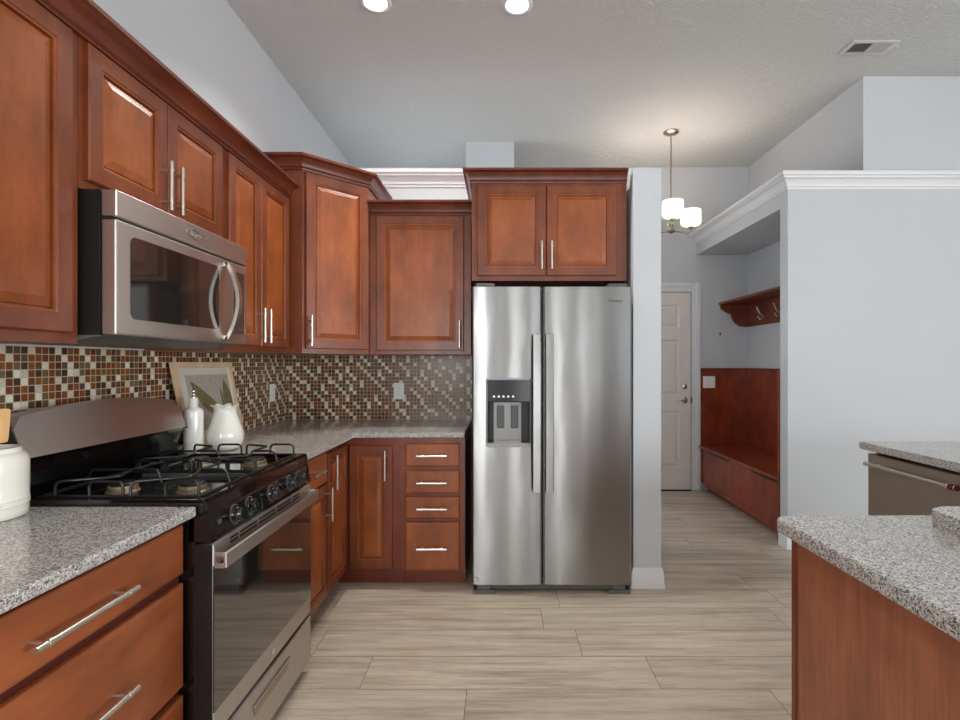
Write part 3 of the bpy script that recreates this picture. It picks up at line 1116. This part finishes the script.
extrude_poly(bm, [PL_M.p(u, z, -0.002) for u, z in rrect(1.508, 1.985, 1.447, 1.690, 0.022)], (0.003, 0, 0))
finish('window', bm, 'glass_dark', md)
bm = bmesh.new()
extrude_poly(bm, [PL_M.p(u, z, -0.002) for u, z in rrect(2.095, 2.182, 1.438, 1.692, 0.004)], (0.003, 0, 0))
kp = finish('keypad', bm, 'glass_dark', md)
bm = bmesh.new()
for i in range(9):
    for j in range(3):
        box(bm, MF + 0.001, MF + 0.0018, 2.110 + j * 0.022, 2.121 + j * 0.022, 1.455 + i * 0.024, 1.460 + i * 0.024)
finish('key_marks', bm, 'dark_gray', kp)
finish('trim_strip', bx(MF, MF + 0.002, 2.1825, 2.1855, 1.438, 1.692), 'chrome', md)
# bowed handle: a curved blade standing off the door
bm = bmesh.new()
N = 18
rings = []
for k in range(N + 1):
    f = k / N
    z = 1.412 + f * 0.300
    out = 0.010 + 0.044 * math.sin(PI * f) ** 0.9
    th = 0.007
    wy = 0.012
    rings.append([bm.verts.new((MF + out + dx_, 2.032 + dy_, z)) for dx_, dy_ in ((-th, -wy), (th, -wy), (th, wy), (-th, wy))])
for a, b in zip(rings[:-1], rings[1:]):
    for k in range(4):
        bm.faces.new((a[k], a[(k + 1) % 4], b[(k + 1) % 4], b[k]))
bm.faces.new(rings[0][::-1])
bm.faces.new(rings[-1])
for z in (1.412, 1.698):
    box(bm, MF - 0.001, MF + 0.014, 2.020, 2.044, z, z + 0.014)
finish('handle', bm, 'nickel', md, True)
# underside hood with lamp lens
bm = bmesh.new()
extrude_poly(bm, [(WL + 0.02, 1.452, 1.3965), (-1.10, 1.452, 1.3965), (-1.15, 1.452, 1.392), (-1.22, 1.452, 1.378), (WL + 0.02, 1.452, 1.378)], (0, 0.752, 0))
finish('underside_grille', bm, 'grille', mw)


def text_part(name, body, size, matrix, mat, parent, depth=0.0006, shear=0.0):
    cu = bpy.data.curves.new(name, 'FONT')
    cu.body = body
    cu.size = size
    cu.extrude = depth
    cu.align_x = 'CENTER'
    cu.align_y = 'CENTER'
    cu.shear = shear
    tmp = bpy.data.objects.new(name + '_tmp', cu)
    COL.objects.link(tmp)
    bpy.context.view_layer.update()
    me = bpy.data.meshes.new_from_object(tmp.evaluated_get(bpy.context.evaluated_depsgraph_get()))
    bpy.data.objects.remove(tmp)
    bpy.data.curves.remove(cu)
    me.transform(Matrix.Translation(-wloc(parent)) @ matrix)
    me.materials.clear()
    me.materials.append(M[mat])
    o = bpy.data.objects.new(name, me)
    COL.objects.link(o)
    o.parent = parent
    return o


def face_matrix(origin, u, v):
    u, v = Vector(u).normalized(), Vector(v).normalized()
    n = u.cross(v)
    m = Matrix(((u.x, v.x, n.x, 0), (u.y, v.y, n.y, 0), (u.z, v.z, n.z, 0), (0, 0, 0, 1)))
    return Matrix.Translation(Vector(origin)) @ m


lg = text_part('logo', 'Whirlpool', 0.026, face_matrix((MF + 0.0008, 1.832, 1.775), (0, 1, 0), (0, 0, 1)), 'chrome', mw, shear=0.25)
bm = bmesh.new()
ring = [(MF + 0.001, 1.829 + 0.034 * math.cos(a), 1.774 + 0.015 * math.sin(a) - 0.1 * 0.034 * math.cos(a)) for a in [math.radians(d_) for d_ in range(150, 471, 16)]]
tube(bm, ring, 0.0011, 6)
finish('logo_ring', bm, 'chrome', mw, True)

# ================================================================== REFRIGERATOR
fr = thing('refrigerator', 'stainless side-by-side refrigerator with ice and water dispenser', 'refrigerator', (0.295, 3.3, 0))
FX0, FX1, FS0, FS1 = -0.160, 0.752, 0.238, 0.247
FY = 2.93
bm = bmesh.new()
box(bm, FX0 + 0.006, FX1 - 0.006, FY + 0.075, YB - 0.02, 0.06, 1.752)
for xx in (FX0 + 0.06, FX1 - 0.06):
    box(bm, xx - 0.03, xx + 0.03, YB - 0.1, YB - 0.04, 0, 0.061)
finish('body', bm, 'dark_gray', fr)


def curved_door(x0, x1, z0, z1, holes=None):
    bm = bmesh.new()
    n = 14
    cols_ = []
    for k in range(n + 1):
        f = k / n
        x = x0 + (x1 - x0) * f
        e = min(x - x0, x1 - x)
        rr = 0.014
        y = FY + 0.004 - 0.006 * math.sin(PI * f)
        if k in (0, n):
            y = FY + 0.016
        cols_.append((x, y))
    cols_[1] = (x0 + 0.010, FY + 0.005)
    cols_[-2] = (x1 - 0.010, FY + 0.005)
    poly = cols_ + [(x1, FY + 0.074), (x0, FY + 0.074)]
    prism(bm, poly, z0, z1)
    return bm


ld = curved_door(FX0, FS0, 0.056, 1.752)
# cut a pocket for the dispenser
ldo = finish('door', ld, 'steel', fr, True, ang=40)
DPX0, DPX1, DPZ0, DPZ1 = -0.080, 0.178, 0.840, 1.232
cut = finish('cutter', bx(DPX0 + 0.008, DPX1 - 0.008, FY - 0.05, FY + 0.062, DPZ0 + 0.012, DPZ1 - 0.008), 'dark_gray')
md_ = ldo.modifiers.new('b', 'BOOLEAN')
md_.operation = 'DIFFERENCE'
md_.object = cut
md_.solver = 'EXACT'
cut.location = Vector((0, 0, 0))
bpy.context.view_layer.update()
me2 = bpy.data.meshes.new_from_object(ldo.evaluated_get(bpy.context.evaluated_depsgraph_get()))
ldo.modifiers.clear()
ldo.data = me2
bpy.data.objects.remove(cut)
ldo.data.materials.clear()
ldo.data.materials.append(M['steel'])
ldo['label'] = 'narrower left freezer door with dispenser'
rdo = finish('door', curved_door(FS1, FX1, 0.056, 1.752), 'steel', fr, True, ang=40)
finish('door_gap', bx(FS0 - 0.004, FS1 + 0.004, FY + 0.05, FY + 0.076, 0.07, 1.74), 'black', fr)
for hx0, hx1, dpar in ((0.183, 0.230, ldo), (0.255, 0.302, rdo)):
    bm = bmesh.new()
    # flat blade handle, slightly bowed
    N = 10
    rings = []
    for k in range(N + 1):
        f = k / N
        z = 0.592 + f * 0.886
        yo = FY - 0.045 - 0.008 * math.sin(PI * f)
        rings.append([bm.verts.new((xx, yy, z)) for xx, yy in ((hx0, yo + 0.006), (hx0 + 0.004, yo), (hx1 - 0.004, yo), (hx1, yo + 0.006), (hx1, yo + 0.014), (hx0, yo + 0.014))])
    for a, b in zip(rings[:-1], rings[1:]):
        for k in range(6):
            bm.faces.new((a[k], a[(k + 1) % 6], b[(k + 1) % 6], b[k]))
    bm.faces.new(rings[0][::-1])
    bm.faces.new(rings[-1])
    for z in (0.60, 1.44):
        box(bm, hx0 + 0.008, hx1 - 0.008, FY - 0.036, FY + 0.006, z, z + 0.03)
    finish('handle', bm, 'steel', dpar)
# dispenser
dp = bmesh.new()
extr = rrect(DPX0, DPX1, DPZ0, DPZ1, 0.014)
inn = rrect(DPX0 + 0.010, DPX1 - 0.010, DPZ0 + 0.024, DPZ1 - 0.010, 0.008)
yf, yb = FY - 0.014, FY + 0.004
vo_f = [dp.verts.new((u, yf + 0.003, z)) for u, z in extr]
vi_f = [dp.verts.new((u, yf, z)) for u, z in inn]
vo_b = [dp.verts.new((u, yb, z)) for u, z in extr]
vi_b = [dp.verts.new((u, yb + 0.01, z)) for u, z in inn]
n = len(extr)
for k in range(n):
    j = (k + 1) % n
    dp.faces.new((vo_f[k], vo_f[j], vi_f[j], vi_f[k]))
    dp.faces.new((vo_f[k], vo_f[j], vo_b[j], vo_b[k]))
    dp.faces.new((vi_f[k], vi_f[j], vi_b[j], vi_b[k]))
dpo = finish('dispenser', dp, 'silver', ldo, True, ang=30)
finish('display_panel', bx(DPX0 + 0.010, DPX1 - 0.010, FY - 0.010, FY + 0.02, 1.100, DPZ1 - 0.010), 'dark_panel', dpo)
bm = bmesh.new()
for i in range(5):
    xx = -0.034 + i * 0.027
    box(bm, xx - 0.006, xx + 0.006, FY - 0.0108, FY - 0.0098, 1.124, 1.129)
    box(bm, xx - 0.003, xx + 0.003, FY - 0.0108, FY - 0.0098, 1.131, 1.134)
finish('button_marks', bm, 'nickel', dpo)
bm = bmesh.new()   # dark niche: back and sides
box(bm, DPX0 + 0.0085, DPX1 - 0.0085, FY + 0.056, FY + 0.061, DPZ0 + 0.013, 1.10)
box(bm, DPX0 + 0.0085, DPX0 + 0.012, FY + 0.002, FY + 0.056, DPZ0 + 0.013, 1.10)
box(bm, DPX1 - 0.012, DPX1 - 0.0085, FY + 0.002, FY + 0.056, DPZ0 + 0.013, 1.10)
finish('niche', bm, 'niche', dpo)
bm = bmesh.new()
box(bm, -0.036, 0.122, FY + 0.020, FY + 0.0555, 0.862, 1.093)
finish('spout_panel', bm, 'gray_plastic', dpo)
bm = bmesh.new()
box(bm, -0.016, 0.024, FY + 0.012, FY + 0.0198, 0.945, 1.075, 0.003)
finish('paddle', bm, 'dark_gray', dpo)
bm = bmesh.new()
box(bm, 0.064, 0.104, FY + 0.012, FY + 0.0198, 0.945, 1.075, 0.003)
finish('paddle', bm, 'dark_gray', dpo)
finish('drip_tray', bx(-0.036, 0.122, FY - 0.004, FY + 0.0195, 0.864, 0.878), 'gray_plastic', dpo)
# toe grille and feet
bm = bmesh.new()
box(bm, FX0 + 0.10, FX1 - 0.10, FY + 0.035, FY + 0.07, 0.018, 0.054)
for k in range(3):
    box(bm, FX0 + 0.10, FX1 - 0.10, FY + 0.031, FY + 0.036, 0.024 + k * 0.010, 0.029 + k * 0.010)
finish('toe_grille', bm, 'grille', fr)
for xa, xb in ((FX0 + 0.006, FX0 + 0.135), (FX1 - 0.135, FX1 - 0.006)):
    bm = bmesh.new()
    box(bm, xa, xb, FY + 0.006, FY + 0.07, 0.0, 0.022, 0.003)
    box(bm, xa + 0.022, xb - 0.03, FY + 0.012, FY + 0.07, 0.022, 0.052, 0.003)
    finish('front_foot', bm, 'grille', fr)
for xa, xb in ((FX0 + 0.02, FX0 + 0.13), (FX1 - 0.13, FX1 - 0.02)):
    finish('hinge_cover', bx(xa, xb, FY + 0.03, FY + 0.14, 1.7525, 1.775, 0.004), 'dark_gray', fr)
text_part('logo', 'Whirlpool', 0.020, face_matrix((0.655, FY - 0.0014, 1.671), (1, 0, 0), (0, 0, 1)), 'grille', rdo, shear=0.2)
bm = bmesh.new()
disc_axis(bm, (FX0 + 0.025, FY + 0.001, 0.085), (0, -1, 0), [(0.012, 0), (0.012, 0.0035)], 20)
finish('sticker', bm, 'nickel', ldo, True)

# ================================================================== PENINSULA AND DISHWASHER RUN
r = thing('peninsula_cabinet', 'cherry-laminate peninsula base under the granite worktop, nearest on the right', 'cabinet', (1.5, 0.9, 0))
PX = 0.757
finish('side_panel', bx(PX, PX + 0.02, 0.35, 1.312, 0.0, 0.876), 'laminate', r)
bm = bmesh.new()
box(bm, PX - 0.004, PX + 0.018, 1.3125, 1.330, 0.0, 0.876)
finish('corner_post', bm, 'cherry_dark', r)
finish('body', bx(PX + 0.0205, 1.86, 0.36, 1.325, 0.0, 0.876), 'laminate', r)
bm = bmesh.new()
prism(bm, [(0.722, 0.25), (0.722, 1.345), (0.740, 1.365), (1.848, 1.365), (1.848, 2.655), (2.55, 2.655), (2.55, 0.25)], 0.877, 0.915, 0.008)
o = finish('worktop', bm, 'granite', loc=(1.6, 1.2, 0.877))
tag(o, 'speckled granite worktop at right, over the peninsula and the dishwasher', 'worktop')
bm = bmesh.new()
poly = []
for a in range(0, 91, 15):
    t_ = math.radians(180 - a)
    poly.append((1.067 + 0.05 + 0.05 * math.cos(t_), 1.305 - 0.05 + 0.05 * math.sin(t_)))
poly += [(1.55, 1.305), (1.55, 0.62), (1.067, 0.62)]
prism(bm, poly, 0.9155, 0.955, 0.006)
o = finish('granite_slab', bm, 'granite', loc=(1.3, 0.95, 0.9155))
tag(o, 'small granite slab with a rounded corner lying on the peninsula worktop at right', 'slab')
dw = thing('dishwasher', 'stainless dishwasher under the far end of the right worktop', 'dishwasher', (2.2, 2.33, 0))
finish('body', bx(1.93, 2.50, 2.035, 2.640, 0.08, 0.872), 'black', dw)
d = finish('door', bx(1.884, 1.929, 2.037, 2.639, 0.11, 0.858, 0.004), 'steel_bronze', dw)
finish('toe_panel', bx(1.96, 1.985, 2.04, 2.636, 0, 0.10), 'black', dw)
bm = bmesh.new()
tube(bm, [(1.862, 2.140, 0.806), (1.862, 2.590, 0.806)], 0.0095, 14)
for yy in (2.160, 2.560):
    tube(bm, [(1.885, yy, 0.806), (1.862, yy, 0.806)], 0.008, 10)
hd = finish('handle', bm, 'nickel', d, True)
for ya, yb in ((2.100, 2.1398), (2.5902, 2.625)):
    bm = bmesh.new()
    tube(bm, [(1.862, ya, 0.806), (1.862, yb, 0.806)], 0.0125, 14)
    finish('end_cap', bm, 'chrome', hd, True)
bm = bmesh.new()
disc_axis(bm, (1.8625, 2.0995, 0.806), (-0.3, -1, 0), [(0.0115, 0), (0.0115, 0.003)], 18)
tube(bm, [(1.862, 2.106, 0.806), (1.862, 2.132, 0.806)], 0.0130, 14)
o = finish('medallion', bm, 'red_badge', hd, True)
r = thing('base_cabinet', 'cherry base cabinet between the dishwasher and the peninsula', 'cabinet', (2.2, 1.7, 0), GB)
finish('body', bx(1.92, 2.50, 1.37, 2.030, 0.0, 0.876), 'laminate', r)
plq = Plane((1.92, 0), (0, -1), (-1, 0))
door(plq, -2.02, -1.70, 0.12, 0.85, r)

# ================================================================== ON THE WORKTOPS
# crock with wooden utensils
cx_, cy_ = -1.334, 1.335
bm = bmesh.new()
prof = [(0.078, 0.9155), (0.084, 0.920), (0.0855, 0.935), (0.0855, 0.948), (0.0875, 0.951), (0.0855, 0.954), (0.0875, 0.957), (0.0855, 0.960), (0.0875, 0.963), (0.0855, 0.966), (0.0865, 1.0), (0.0865, 1.058), (0.084, 1.072), (0.076, 1.082), (0.071, 1.085),
        (0.071, 1.092), (0.069, 1.097), (0.064, 1.097), (0.062, 1.09), (0.062, 0.96), (0.0, 0.958)]
lathe(bm, prof[:-1], cx_, cy_, 40, True, True)
o = finish('crock', bm, 'ceramic', smooth=True, loc=(cx_, cy_, 0.9155), ang=50)
tag(o, 'white ceramic crock with ribbed bands holding a wooden spatula', 'crock')


def utensil(name, label, dx, dy, lean, head, hz):
    bm = bmesh.new()
    b0 = Vector((cx_ + dx * 0.4, cy_ + dy * 0.4, 0.966))
    b1 = Vector((cx_ + dx + lean[0], cy_ + dy + lean[1], hz))
    tube(bm, [b0, b0.lerp(b1, 0.5), b1], [0.006, 0.0055, 0.007], 10)
    d_ = (b1 - b0).normalized()
    sx = Vector((0.35, 0.94, 0)).normalized()
    sx = (sx - d_ * sx.dot(d_)).normalized()
    nn = sx.cross(d_)
    loop = []
    for k in range(24):
        a = 2 * PI * k / 24
        ww = head[0] * math.cos(a)
        hh = head[1] * math.sin(a)
        if head[2] == 'flat':
            ww = head[0] * max(-1, min(1, 1.35 * math.cos(a)))
            hh = head[1] * max(-1, min(1, 1.35 * math.sin(a)))
        loop.append(b1 + d_ * (head[1] * 0.95) + sx * ww + d_ * hh - nn * 0.0035)
    extrude_poly(bm, loop, nn * 0.007)
    o = finish(name, bm, 'spoon_wood', smooth=True, loc=b0, ang=40)
    tag(o, label, 'utensil')
    return o


utensil('wooden_spatula', 'flat-headed wooden spatula standing in the white crock by the range', 0.02, 0.0, (0.004, -0.004), (0.030, 0.045, 'flat'), 1.112)
# soap bottle
bx_, by_ = -1.372, 2.306
sb = thing('soap_bottle', 'slim white ceramic bottle with a pump-style stopper, left of the vase', 'bottle', (bx_, by_, 0.9155))
bm = bmesh.new()
lathe(bm, [(0.036, 0.9155), (0.039, 0.919), (0.040, 0.93), (0.040, 1.096), (0.038, 1.106), (0.031, 1.115), (0.020, 1.120), (0.018, 1.124), (0.018, 1.158), (0.016, 1.162), (0.009, 1.163)], bx_, by_, 32, True, True)
finish('body', bm, 'ceramic', sb, True, ang=50)
bm = bmesh.new()
lathe(bm, [(0.009, 1.1632), (0.009, 1.168), (0.006, 1.172), (0.005, 1.182), (0.008, 1.187), (0.009, 1.194), (0.006, 1.200), (0.002, 1.202)], bx_, by_, 20, True, True)
finish('stopper', bm, 'chrome', sb, True, ang=60)

# milk glass vase with ruffled rim
vx, vy = -1.275, 2.390
bm = bmesh.new()
prof = [(0.040, 0.9155), (0.052, 0.918), (0.068, 0.935), (0.077, 0.960), (0.078, 0.985), (0.070, 1.020), (0.058, 1.055), (0.049, 1.085), (0.046, 1.100), (0.050, 1.114), (0.058, 1.122), (0.055, 1.123), (0.046, 1.112), (0.043, 1.10), (0.045, 1.085), (0.054, 1.05), (0.066, 1.02), (0.073, 0.985), (0.066, 0.94), (0.04, 0.925)]


def ruf(i, th):
    k = {8: 0.15, 9: 0.6, 10: 1, 11: 1, 12: 0.6}.get(i, 0)
    return (0.005 * k * math.cos(7 * th), 0.005 * k * math.cos(7 * th))


lathe(bm, prof, vx, vy, 56, True, True, ruf)
o = finish('vase', bm, 'milk_glass', smooth=True, loc=(vx, vy, 0.9155), ang=60)
tag(o, 'round-bellied white glass vase with a ruffled rim, in front of the picture', 'vase')

# leaning picture
py0, py1 = 2.350, 2.855
xb_, xt_ = -1.432, -1.512
zb_, zt_ = 0.9165, 1.318
pf = thing('picture_frame', 'pale wood framed leaf print leaning on the tiles behind the vase', 'picture', (xb_, (py0 + py1) / 2, 0.9155))
vdir = Vector((xt_ - xb_, 0, zt_ - zb_))
PHT = vdir.length
vdir.normalize()
udir = Vector((0, 1, 0))
ndir = udir.cross(vdir)


def pp(u, v_, n_=0.0):
    return Vector((xb_, py0, zb_)) + udir * u + vdir * v_ + ndir * n_


PWD = py1 - py0


def pbox(bm, u0, u1, v0, v1, n0, n1):
    extrude_poly(bm, [pp(u0, v0, n0), pp(u1, v0, n0), pp(u1, v1, n0), pp(u0, v1, n0)], ndir * (n1 - n0))


FWD = 0.028
bm = bmesh.new()
pbox(bm, 0, PWD, 0, FWD, 0, 0.018)
pbox(bm, 0, PWD, PHT - FWD, PHT, 0, 0.018)
pbox(bm, 0, FWD, FWD, PHT - FWD, 0, 0.018)
pbox(bm, PWD - FWD, PWD, FWD, PHT - FWD, 0, 0.018)
finish('frame', bm, 'frame_wood', pf)
bm = bmesh.new()
pbox(bm, FWD, PWD - FWD, FWD, PHT - FWD, 0.001, 0.008)
finish('mat', bm, 'mat_board', pf)
bm = bmesh.new()
pbox(bm, 0.085, PWD - 0.042, 0.075, PHT - 0.062, 0.0081, 0.0088)
finish('print', bm, 'print', pf)


def leaf(base_, tip, width, bend):
    bm = bmesh.new()
    b_, t_ = Vector(base_), Vector(tip)
    d_ = t_ - b_
    s_ = Vector((d_.y, -d_.x)).normalized()
    L, Rr = [], []
    for k in range(13):
        f = k / 12
        wv = width * math.sin(PI * min(1, f * 0.9 + 0.1)) ** 0.8 * (1 if f < 1 else 0)
        c_ = b_ + d_ * f + s_ * bend * math.sin(PI * f)
        L.append(c_ - s_ * wv)
        Rr.append(c_ + s_ * wv)
    loop = L[:-1] + [t_] + Rr[:-1][::-1]
    extrude_poly(bm, [pp(q.x, q.y, 0.0089) for q in loop], ndir * 0.0006)
    finish('leaf', bm, 'leaf', pf)


leaf((0.355, 0.135), (0.115, 0.318), 0.040, -0.018)
leaf((0.432, 0.12), (0.412, 0.320), 0.040, 0.0)
leaf((0.372, 0.13), (0.362, 0.285), 0.010, 0.004)


# outlets and switches
def plate(name, label, centre, u, w_, size, rockers, cat='outlet', group=None, kind='outlet'):
    c_ = Vector(centre)
    pl_ = Plane((c_.x, c_.y), u, w_)
    r_ = thing(name, label, cat, centre, group)
    bm = bmesh.new()
    W_, H_ = size
    nested_panel(bm, pl_, -W_ / 2, W_ / 2, c_.z - H_ / 2, c_.z + H_ / 2, [(0, 0.003), (0.003, 0.0055)])
    finish('cover_plate', bm, 'plate', r_)
    for ux in rockers:
        if kind == 'outlet':
            for dz in (-0.021, 0.021):
                bm = bmesh.new()
                extrude_poly(bm, [pl_.p(ux + a_, c_.z + dz + b_, 0.0054) for a_, b_ in rrect(-0.017, 0.017, -0.014, 0.014, 0.008)], pl_.w * 0.0015)
                rec = finish('receptacle', bm, 'plate', r_)
                bm = bmesh.new()
                for a_ in (-0.006, 0.006):
                    extrude_poly(bm, [pl_.p(ux + a_ + q, c_.z + dz + h_, 0.0068) for q, h_ in ((-0.001, -0.004), (0.001, -0.004), (0.001, 0.005), (-0.001, 0.005))], pl_.w * 0.0004)
                finish('slot', bm, 'dark_gray', rec)
        else:
            bm = bmesh.new()
            nested_panel(bm, pl_, ux - 0.016, ux + 0.016, c_.z - 0.033, c_.z + 0.033, [(0, 0.007), (0.002, 0.009)], 0.0054)
            finish('rocker', bm, 'plate', r_)
    return r_


plate('wall_outlet', 'white outlet on the mosaic tiles of the left wall, right of the picture', (WL + 0.008, 3.452, 1.118), (0, 1), (1, 0), (0.075, 0.118), [0], group='outlets on the backsplash')
plate('wall_outlet', 'white outlet on the mosaic tiles of the back wall, left of the refrigerator', (-0.722, YB - 0.008, 1.118), (1, 0), (0, -1), (0.075, 0.118), [0], group='outlets on the backsplash')
plate('light_switch', 'white double switch plate on the wood panel beside the hall door', (2.165, YF - 0.014, 1.12), (1, 0), (0, -1), (0.125, 0.122), [-0.025, 0.025], 'switch', kind='switch')
bm = bmesh.new()
box(bm, 2.279, 2.289, YF - 0.016, YF, 1.605, 1.635, 0.002)
o = finish('wall_hook', bm, 'black', loc=(2.284, YF, 1.62))
tag(o, 'tiny black peg on the wall between door and coat shelf', 'hook')

# ================================================================== NOOK: BENCH AND COAT SHELF
bn = thing('bench', 'built-in cherry storage bench with two lids, in the nook beside the hall door', 'bench', (2.3, 4.55, 0))
b0, b1 = YB + 0.062, YF - 0.015
bm = bmesh.new()
box(bm, 2.068, XN - 0.015, b0, 5.20, 0.085, 0.440)
box(bm, 2.085, XN - 0.015, 5.2005, b1, 0.085, 0.440)
box(bm, 2.150, XN - 0.015, b0, b1, 0.0, 0.0848)
finish('body', bm, 'bench_wood', bn)
ym = 4.62
for ya, yb in ((b0, ym - 0.002), (ym + 0.002, b1)):
    finish('lid', bx(2.056, XN - 0.015, ya, yb, 0.4405, 0.468, 0.004), 'bench_wood', bn)
for ya, yb in ((3.80, 4.22), (4.66, 5.12)):
    finish('finger_slot', bx(2.060, 2.0685, ya, yb, 0.424, 0.4395), 'black', bn)
bm = bmesh.new()
box(bm, 2.058, 2.0678, b0, 5.2, 0.075, 0.115, 0.003)
finish('base_trim', bm, 'bench_wood', bn)
sh = thing('coat_shelf', 'cherry wall shelf with coat hooks, high in the nook', 'shelf', (XN, 4.6, 1.7))
s0 = YB + 0.065
finish('shelf_board', bx(2.268, XN - 0.001, s0, YF - 0.001, 1.922, 1.944, 0.004), 'cherry_dark', sh)
finish('back_board', bx(XN - 0.020, XN - 0.001, s0, YF - 0.026, 1.692, 1.9215), 'cherry_dark', sh)
for ya in (YF - 0.0255, s0):
    bm = bmesh.new()
    prof = [(XN - 0.001, 1.9215), (2.285, 1.9215), (2.288, 1.88)]
    for k in range(1, 9):
        f = k / 8
        prof.append((2.288 + 0.11 * f, 1.88 - 0.055 * math.sin(PI / 2 * f) ** 1.0 if f < 1 else 1.822))
    for k in range(1, 9):
        f = k / 8
        prof.append((2.398 + 0.125 * (1 - math.cos(PI / 2 * f)), 1.822 - 0.13 * math.sin(PI / 2 * f)))
    prof.append((XN - 0.001, 1.692))
    extrude_poly(bm, [(x, ya, z) for x, z in prof], (0, 0.0245, 0))
    finish('bracket', bm, 'cherry_dark', sh)
for hy in (5.0, 4.69):
    bm = bmesh.new()
    disc_axis(bm, (XN - 0.020, hy, 1.775), (-1, 0, 0), [(0.016, 0), (0.014, 0.006)], 16)
    tube(bm, round_path([(XN - 0.024, hy, 1.785), (XN - 0.055, hy, 1.80), (XN - 0.085, hy, 1.865)], 0.05), [0.009] * 5 + [0.008, 0.006], 10)
    tube(bm, round_path([(XN - 0.024, hy, 1.765), (XN - 0.05, hy, 1.735), (XN - 0.075, hy, 1.775)], 0.03), [0.008] * 5 + [0.007, 0.006], 10)
    finish('coat_hook', bm, 'hook', sh, True)

# ================================================================== CEILING FIXTURES
cans = [('recessed ceiling light cut by the top edge of the picture, the left of the two', -0.700, 2.90),
        ('recessed ceiling light near the top edge, the right of the two', 0.098, 2.92)]
for lb, x, y in cans:
    r = thing('recessed_light', lb, 'ceiling light', (x, y, ZC - 0.001), 'recessed lights in the kitchen ceiling')
    bm = bmesh.new()
    n = 32
    pr = [(0.088, ZC - 0.0005), (0.086, ZC - 0.006), (0.070, ZC - 0.009), (0.064, ZC - 0.004)]
    lathe(bm, pr, x, y, n, False, False)
    finish('trim_ring', bm, 'trim', r, True, ang=60)
    bm = bmesh.new()
    lathe(bm, [(0.066, ZC - 0.0042), (0.05, ZC - 0.0060), (0.02, ZC - 0.0066)], x, y, n, False, True)
    finish('lamp', bm, 'can_lit', r, True)
    spot_light('ceiling_spot', (x, y, ZC - 0.03), 58, (1.0, 0.96, 0.91))

r = thing('air_vent', 'white rectangular air register in the ceiling', 'vent', (2.38, 3.31, ZC))
vx0, vx1, vy0, vy1 = 2.22, 2.52, 3.24, 3.38
bm = bmesh.new()
for q in ((vx0, vx1, vy0, vy0 + 0.022), (vx0, vx1, vy1 - 0.022, vy1), (vx0, vx0 + 0.03, vy0 + 0.022, vy1 - 0.022), (vx1 - 0.03, vx1, vy0 + 0.022, vy1 - 0.022)):
    box(bm, q[0], q[1], q[2], q[3], ZC - 0.008, ZC - 0.0005)
finish('frame', bm, 'register', r)
finish('backing', bx(vx0 + 0.03, vx1 - 0.03, vy0 + 0.022, vy1 - 0.022, ZC - 0.0025, ZC - 0.0008), 'vent_dark', r)
bm = bmesh.new()
xm = (vx0 + vx1) / 2 + 0.0
nS = 16
for k in range(nS):
    x = vx0 + 0.034 + (vx1 - vx0 - 0.068) * (k + 0.5) / nS
    s_ = -1 if x < xm else 1
    extrude_poly(bm, [(x - 0.005 * s_, vy0 + 0.0225, ZC - 0.003), (x - 0.004 * s_, vy0 + 0.0225, ZC - 0.003), (x + 0.006 * s_, vy0 + 0.0225, ZC - 0.011), (x + 0.005 * s_, vy0 + 0.0225, ZC - 0.011)], (0, vy1 - vy0 - 0.045, 0))
finish('louvers', bm, 'register', r)

# chandelier
chx, chy = 1.503, 4.526
ch = thing('chandelier', 'nickel chandelier with white drum glass shades, hanging in the hall', 'chandelier', (chx, chy, ZC))
bm = bmesh.new()
lathe(bm, [(0.066, ZC - 0.0005), (0.066, ZC - 0.008), (0.058, ZC - 0.016), (0.03, ZC - 0.024), (0.012, ZC - 0.030)], chx, chy, 32, True, True)
finish('canopy', bm, 'warm_nickel', ch, True)
bm = bmesh.new()
tube(bm, [(chx, chy, ZC - 0.028), (chx, chy, 2.53)], 0.0065, 10)
tube(bm, [(chx, chy, 2.74), (chx, chy, 2.71)], 0.011, 10)
finish('rod', bm, 'warm_nickel', ch, True)
bm = bmesh.new()
lathe(bm, [(0.004, 2.452), (0.012, 2.458), (0.036, 2.472), (0.036, 2.484), (0.014, 2.496), (0.014, 2.52), (0.022, 2.528), (0.022, 2.545), (0.010, 2.56)], chx, chy, 24, True, True)
finish('hub', bm, 'warm_nickel', ch, True)
for dx, dy in ((-0.047, -0.185), (0.20, 0.07), (-0.16, 0.13)):
    sx, sy = chx + dx, chy + dy
    bm = bmesh.new()
    tube(bm, round_path([(chx, chy, 2.478), (chx + dx * 0.9, chy + dy * 0.9, 2.478), (sx, sy, 2.49), (sx, sy, 2.53)], 0.03), 0.0065, 8)
    lathe(bm, [(0.012, 2.515), (0.026, 2.522), (0.028, 2.534), (0.020, 2.540)], sx, sy, 20, True, True)
    finish('arm', bm, 'warm_nickel', ch, True)
    bm = bmesh.new()
    lathe(bm, [(0.030, 2.5405), (0.070, 2.545), (0.083, 2.556), (0.088, 2.572), (0.088, 2.676), (0.086, 2.682), (0.083, 2.676), (0.083, 2.575), (0.066, 2.556), (0.03, 2.552)], sx, sy, 36, True, False)
    finish('shade', bm, 'shade_lit', ch, True, ang=50)
    point_light('chandelier_bulb', (sx, sy, 2.63), 6.0, (1.0, 0.83, 0.68), 0.05)
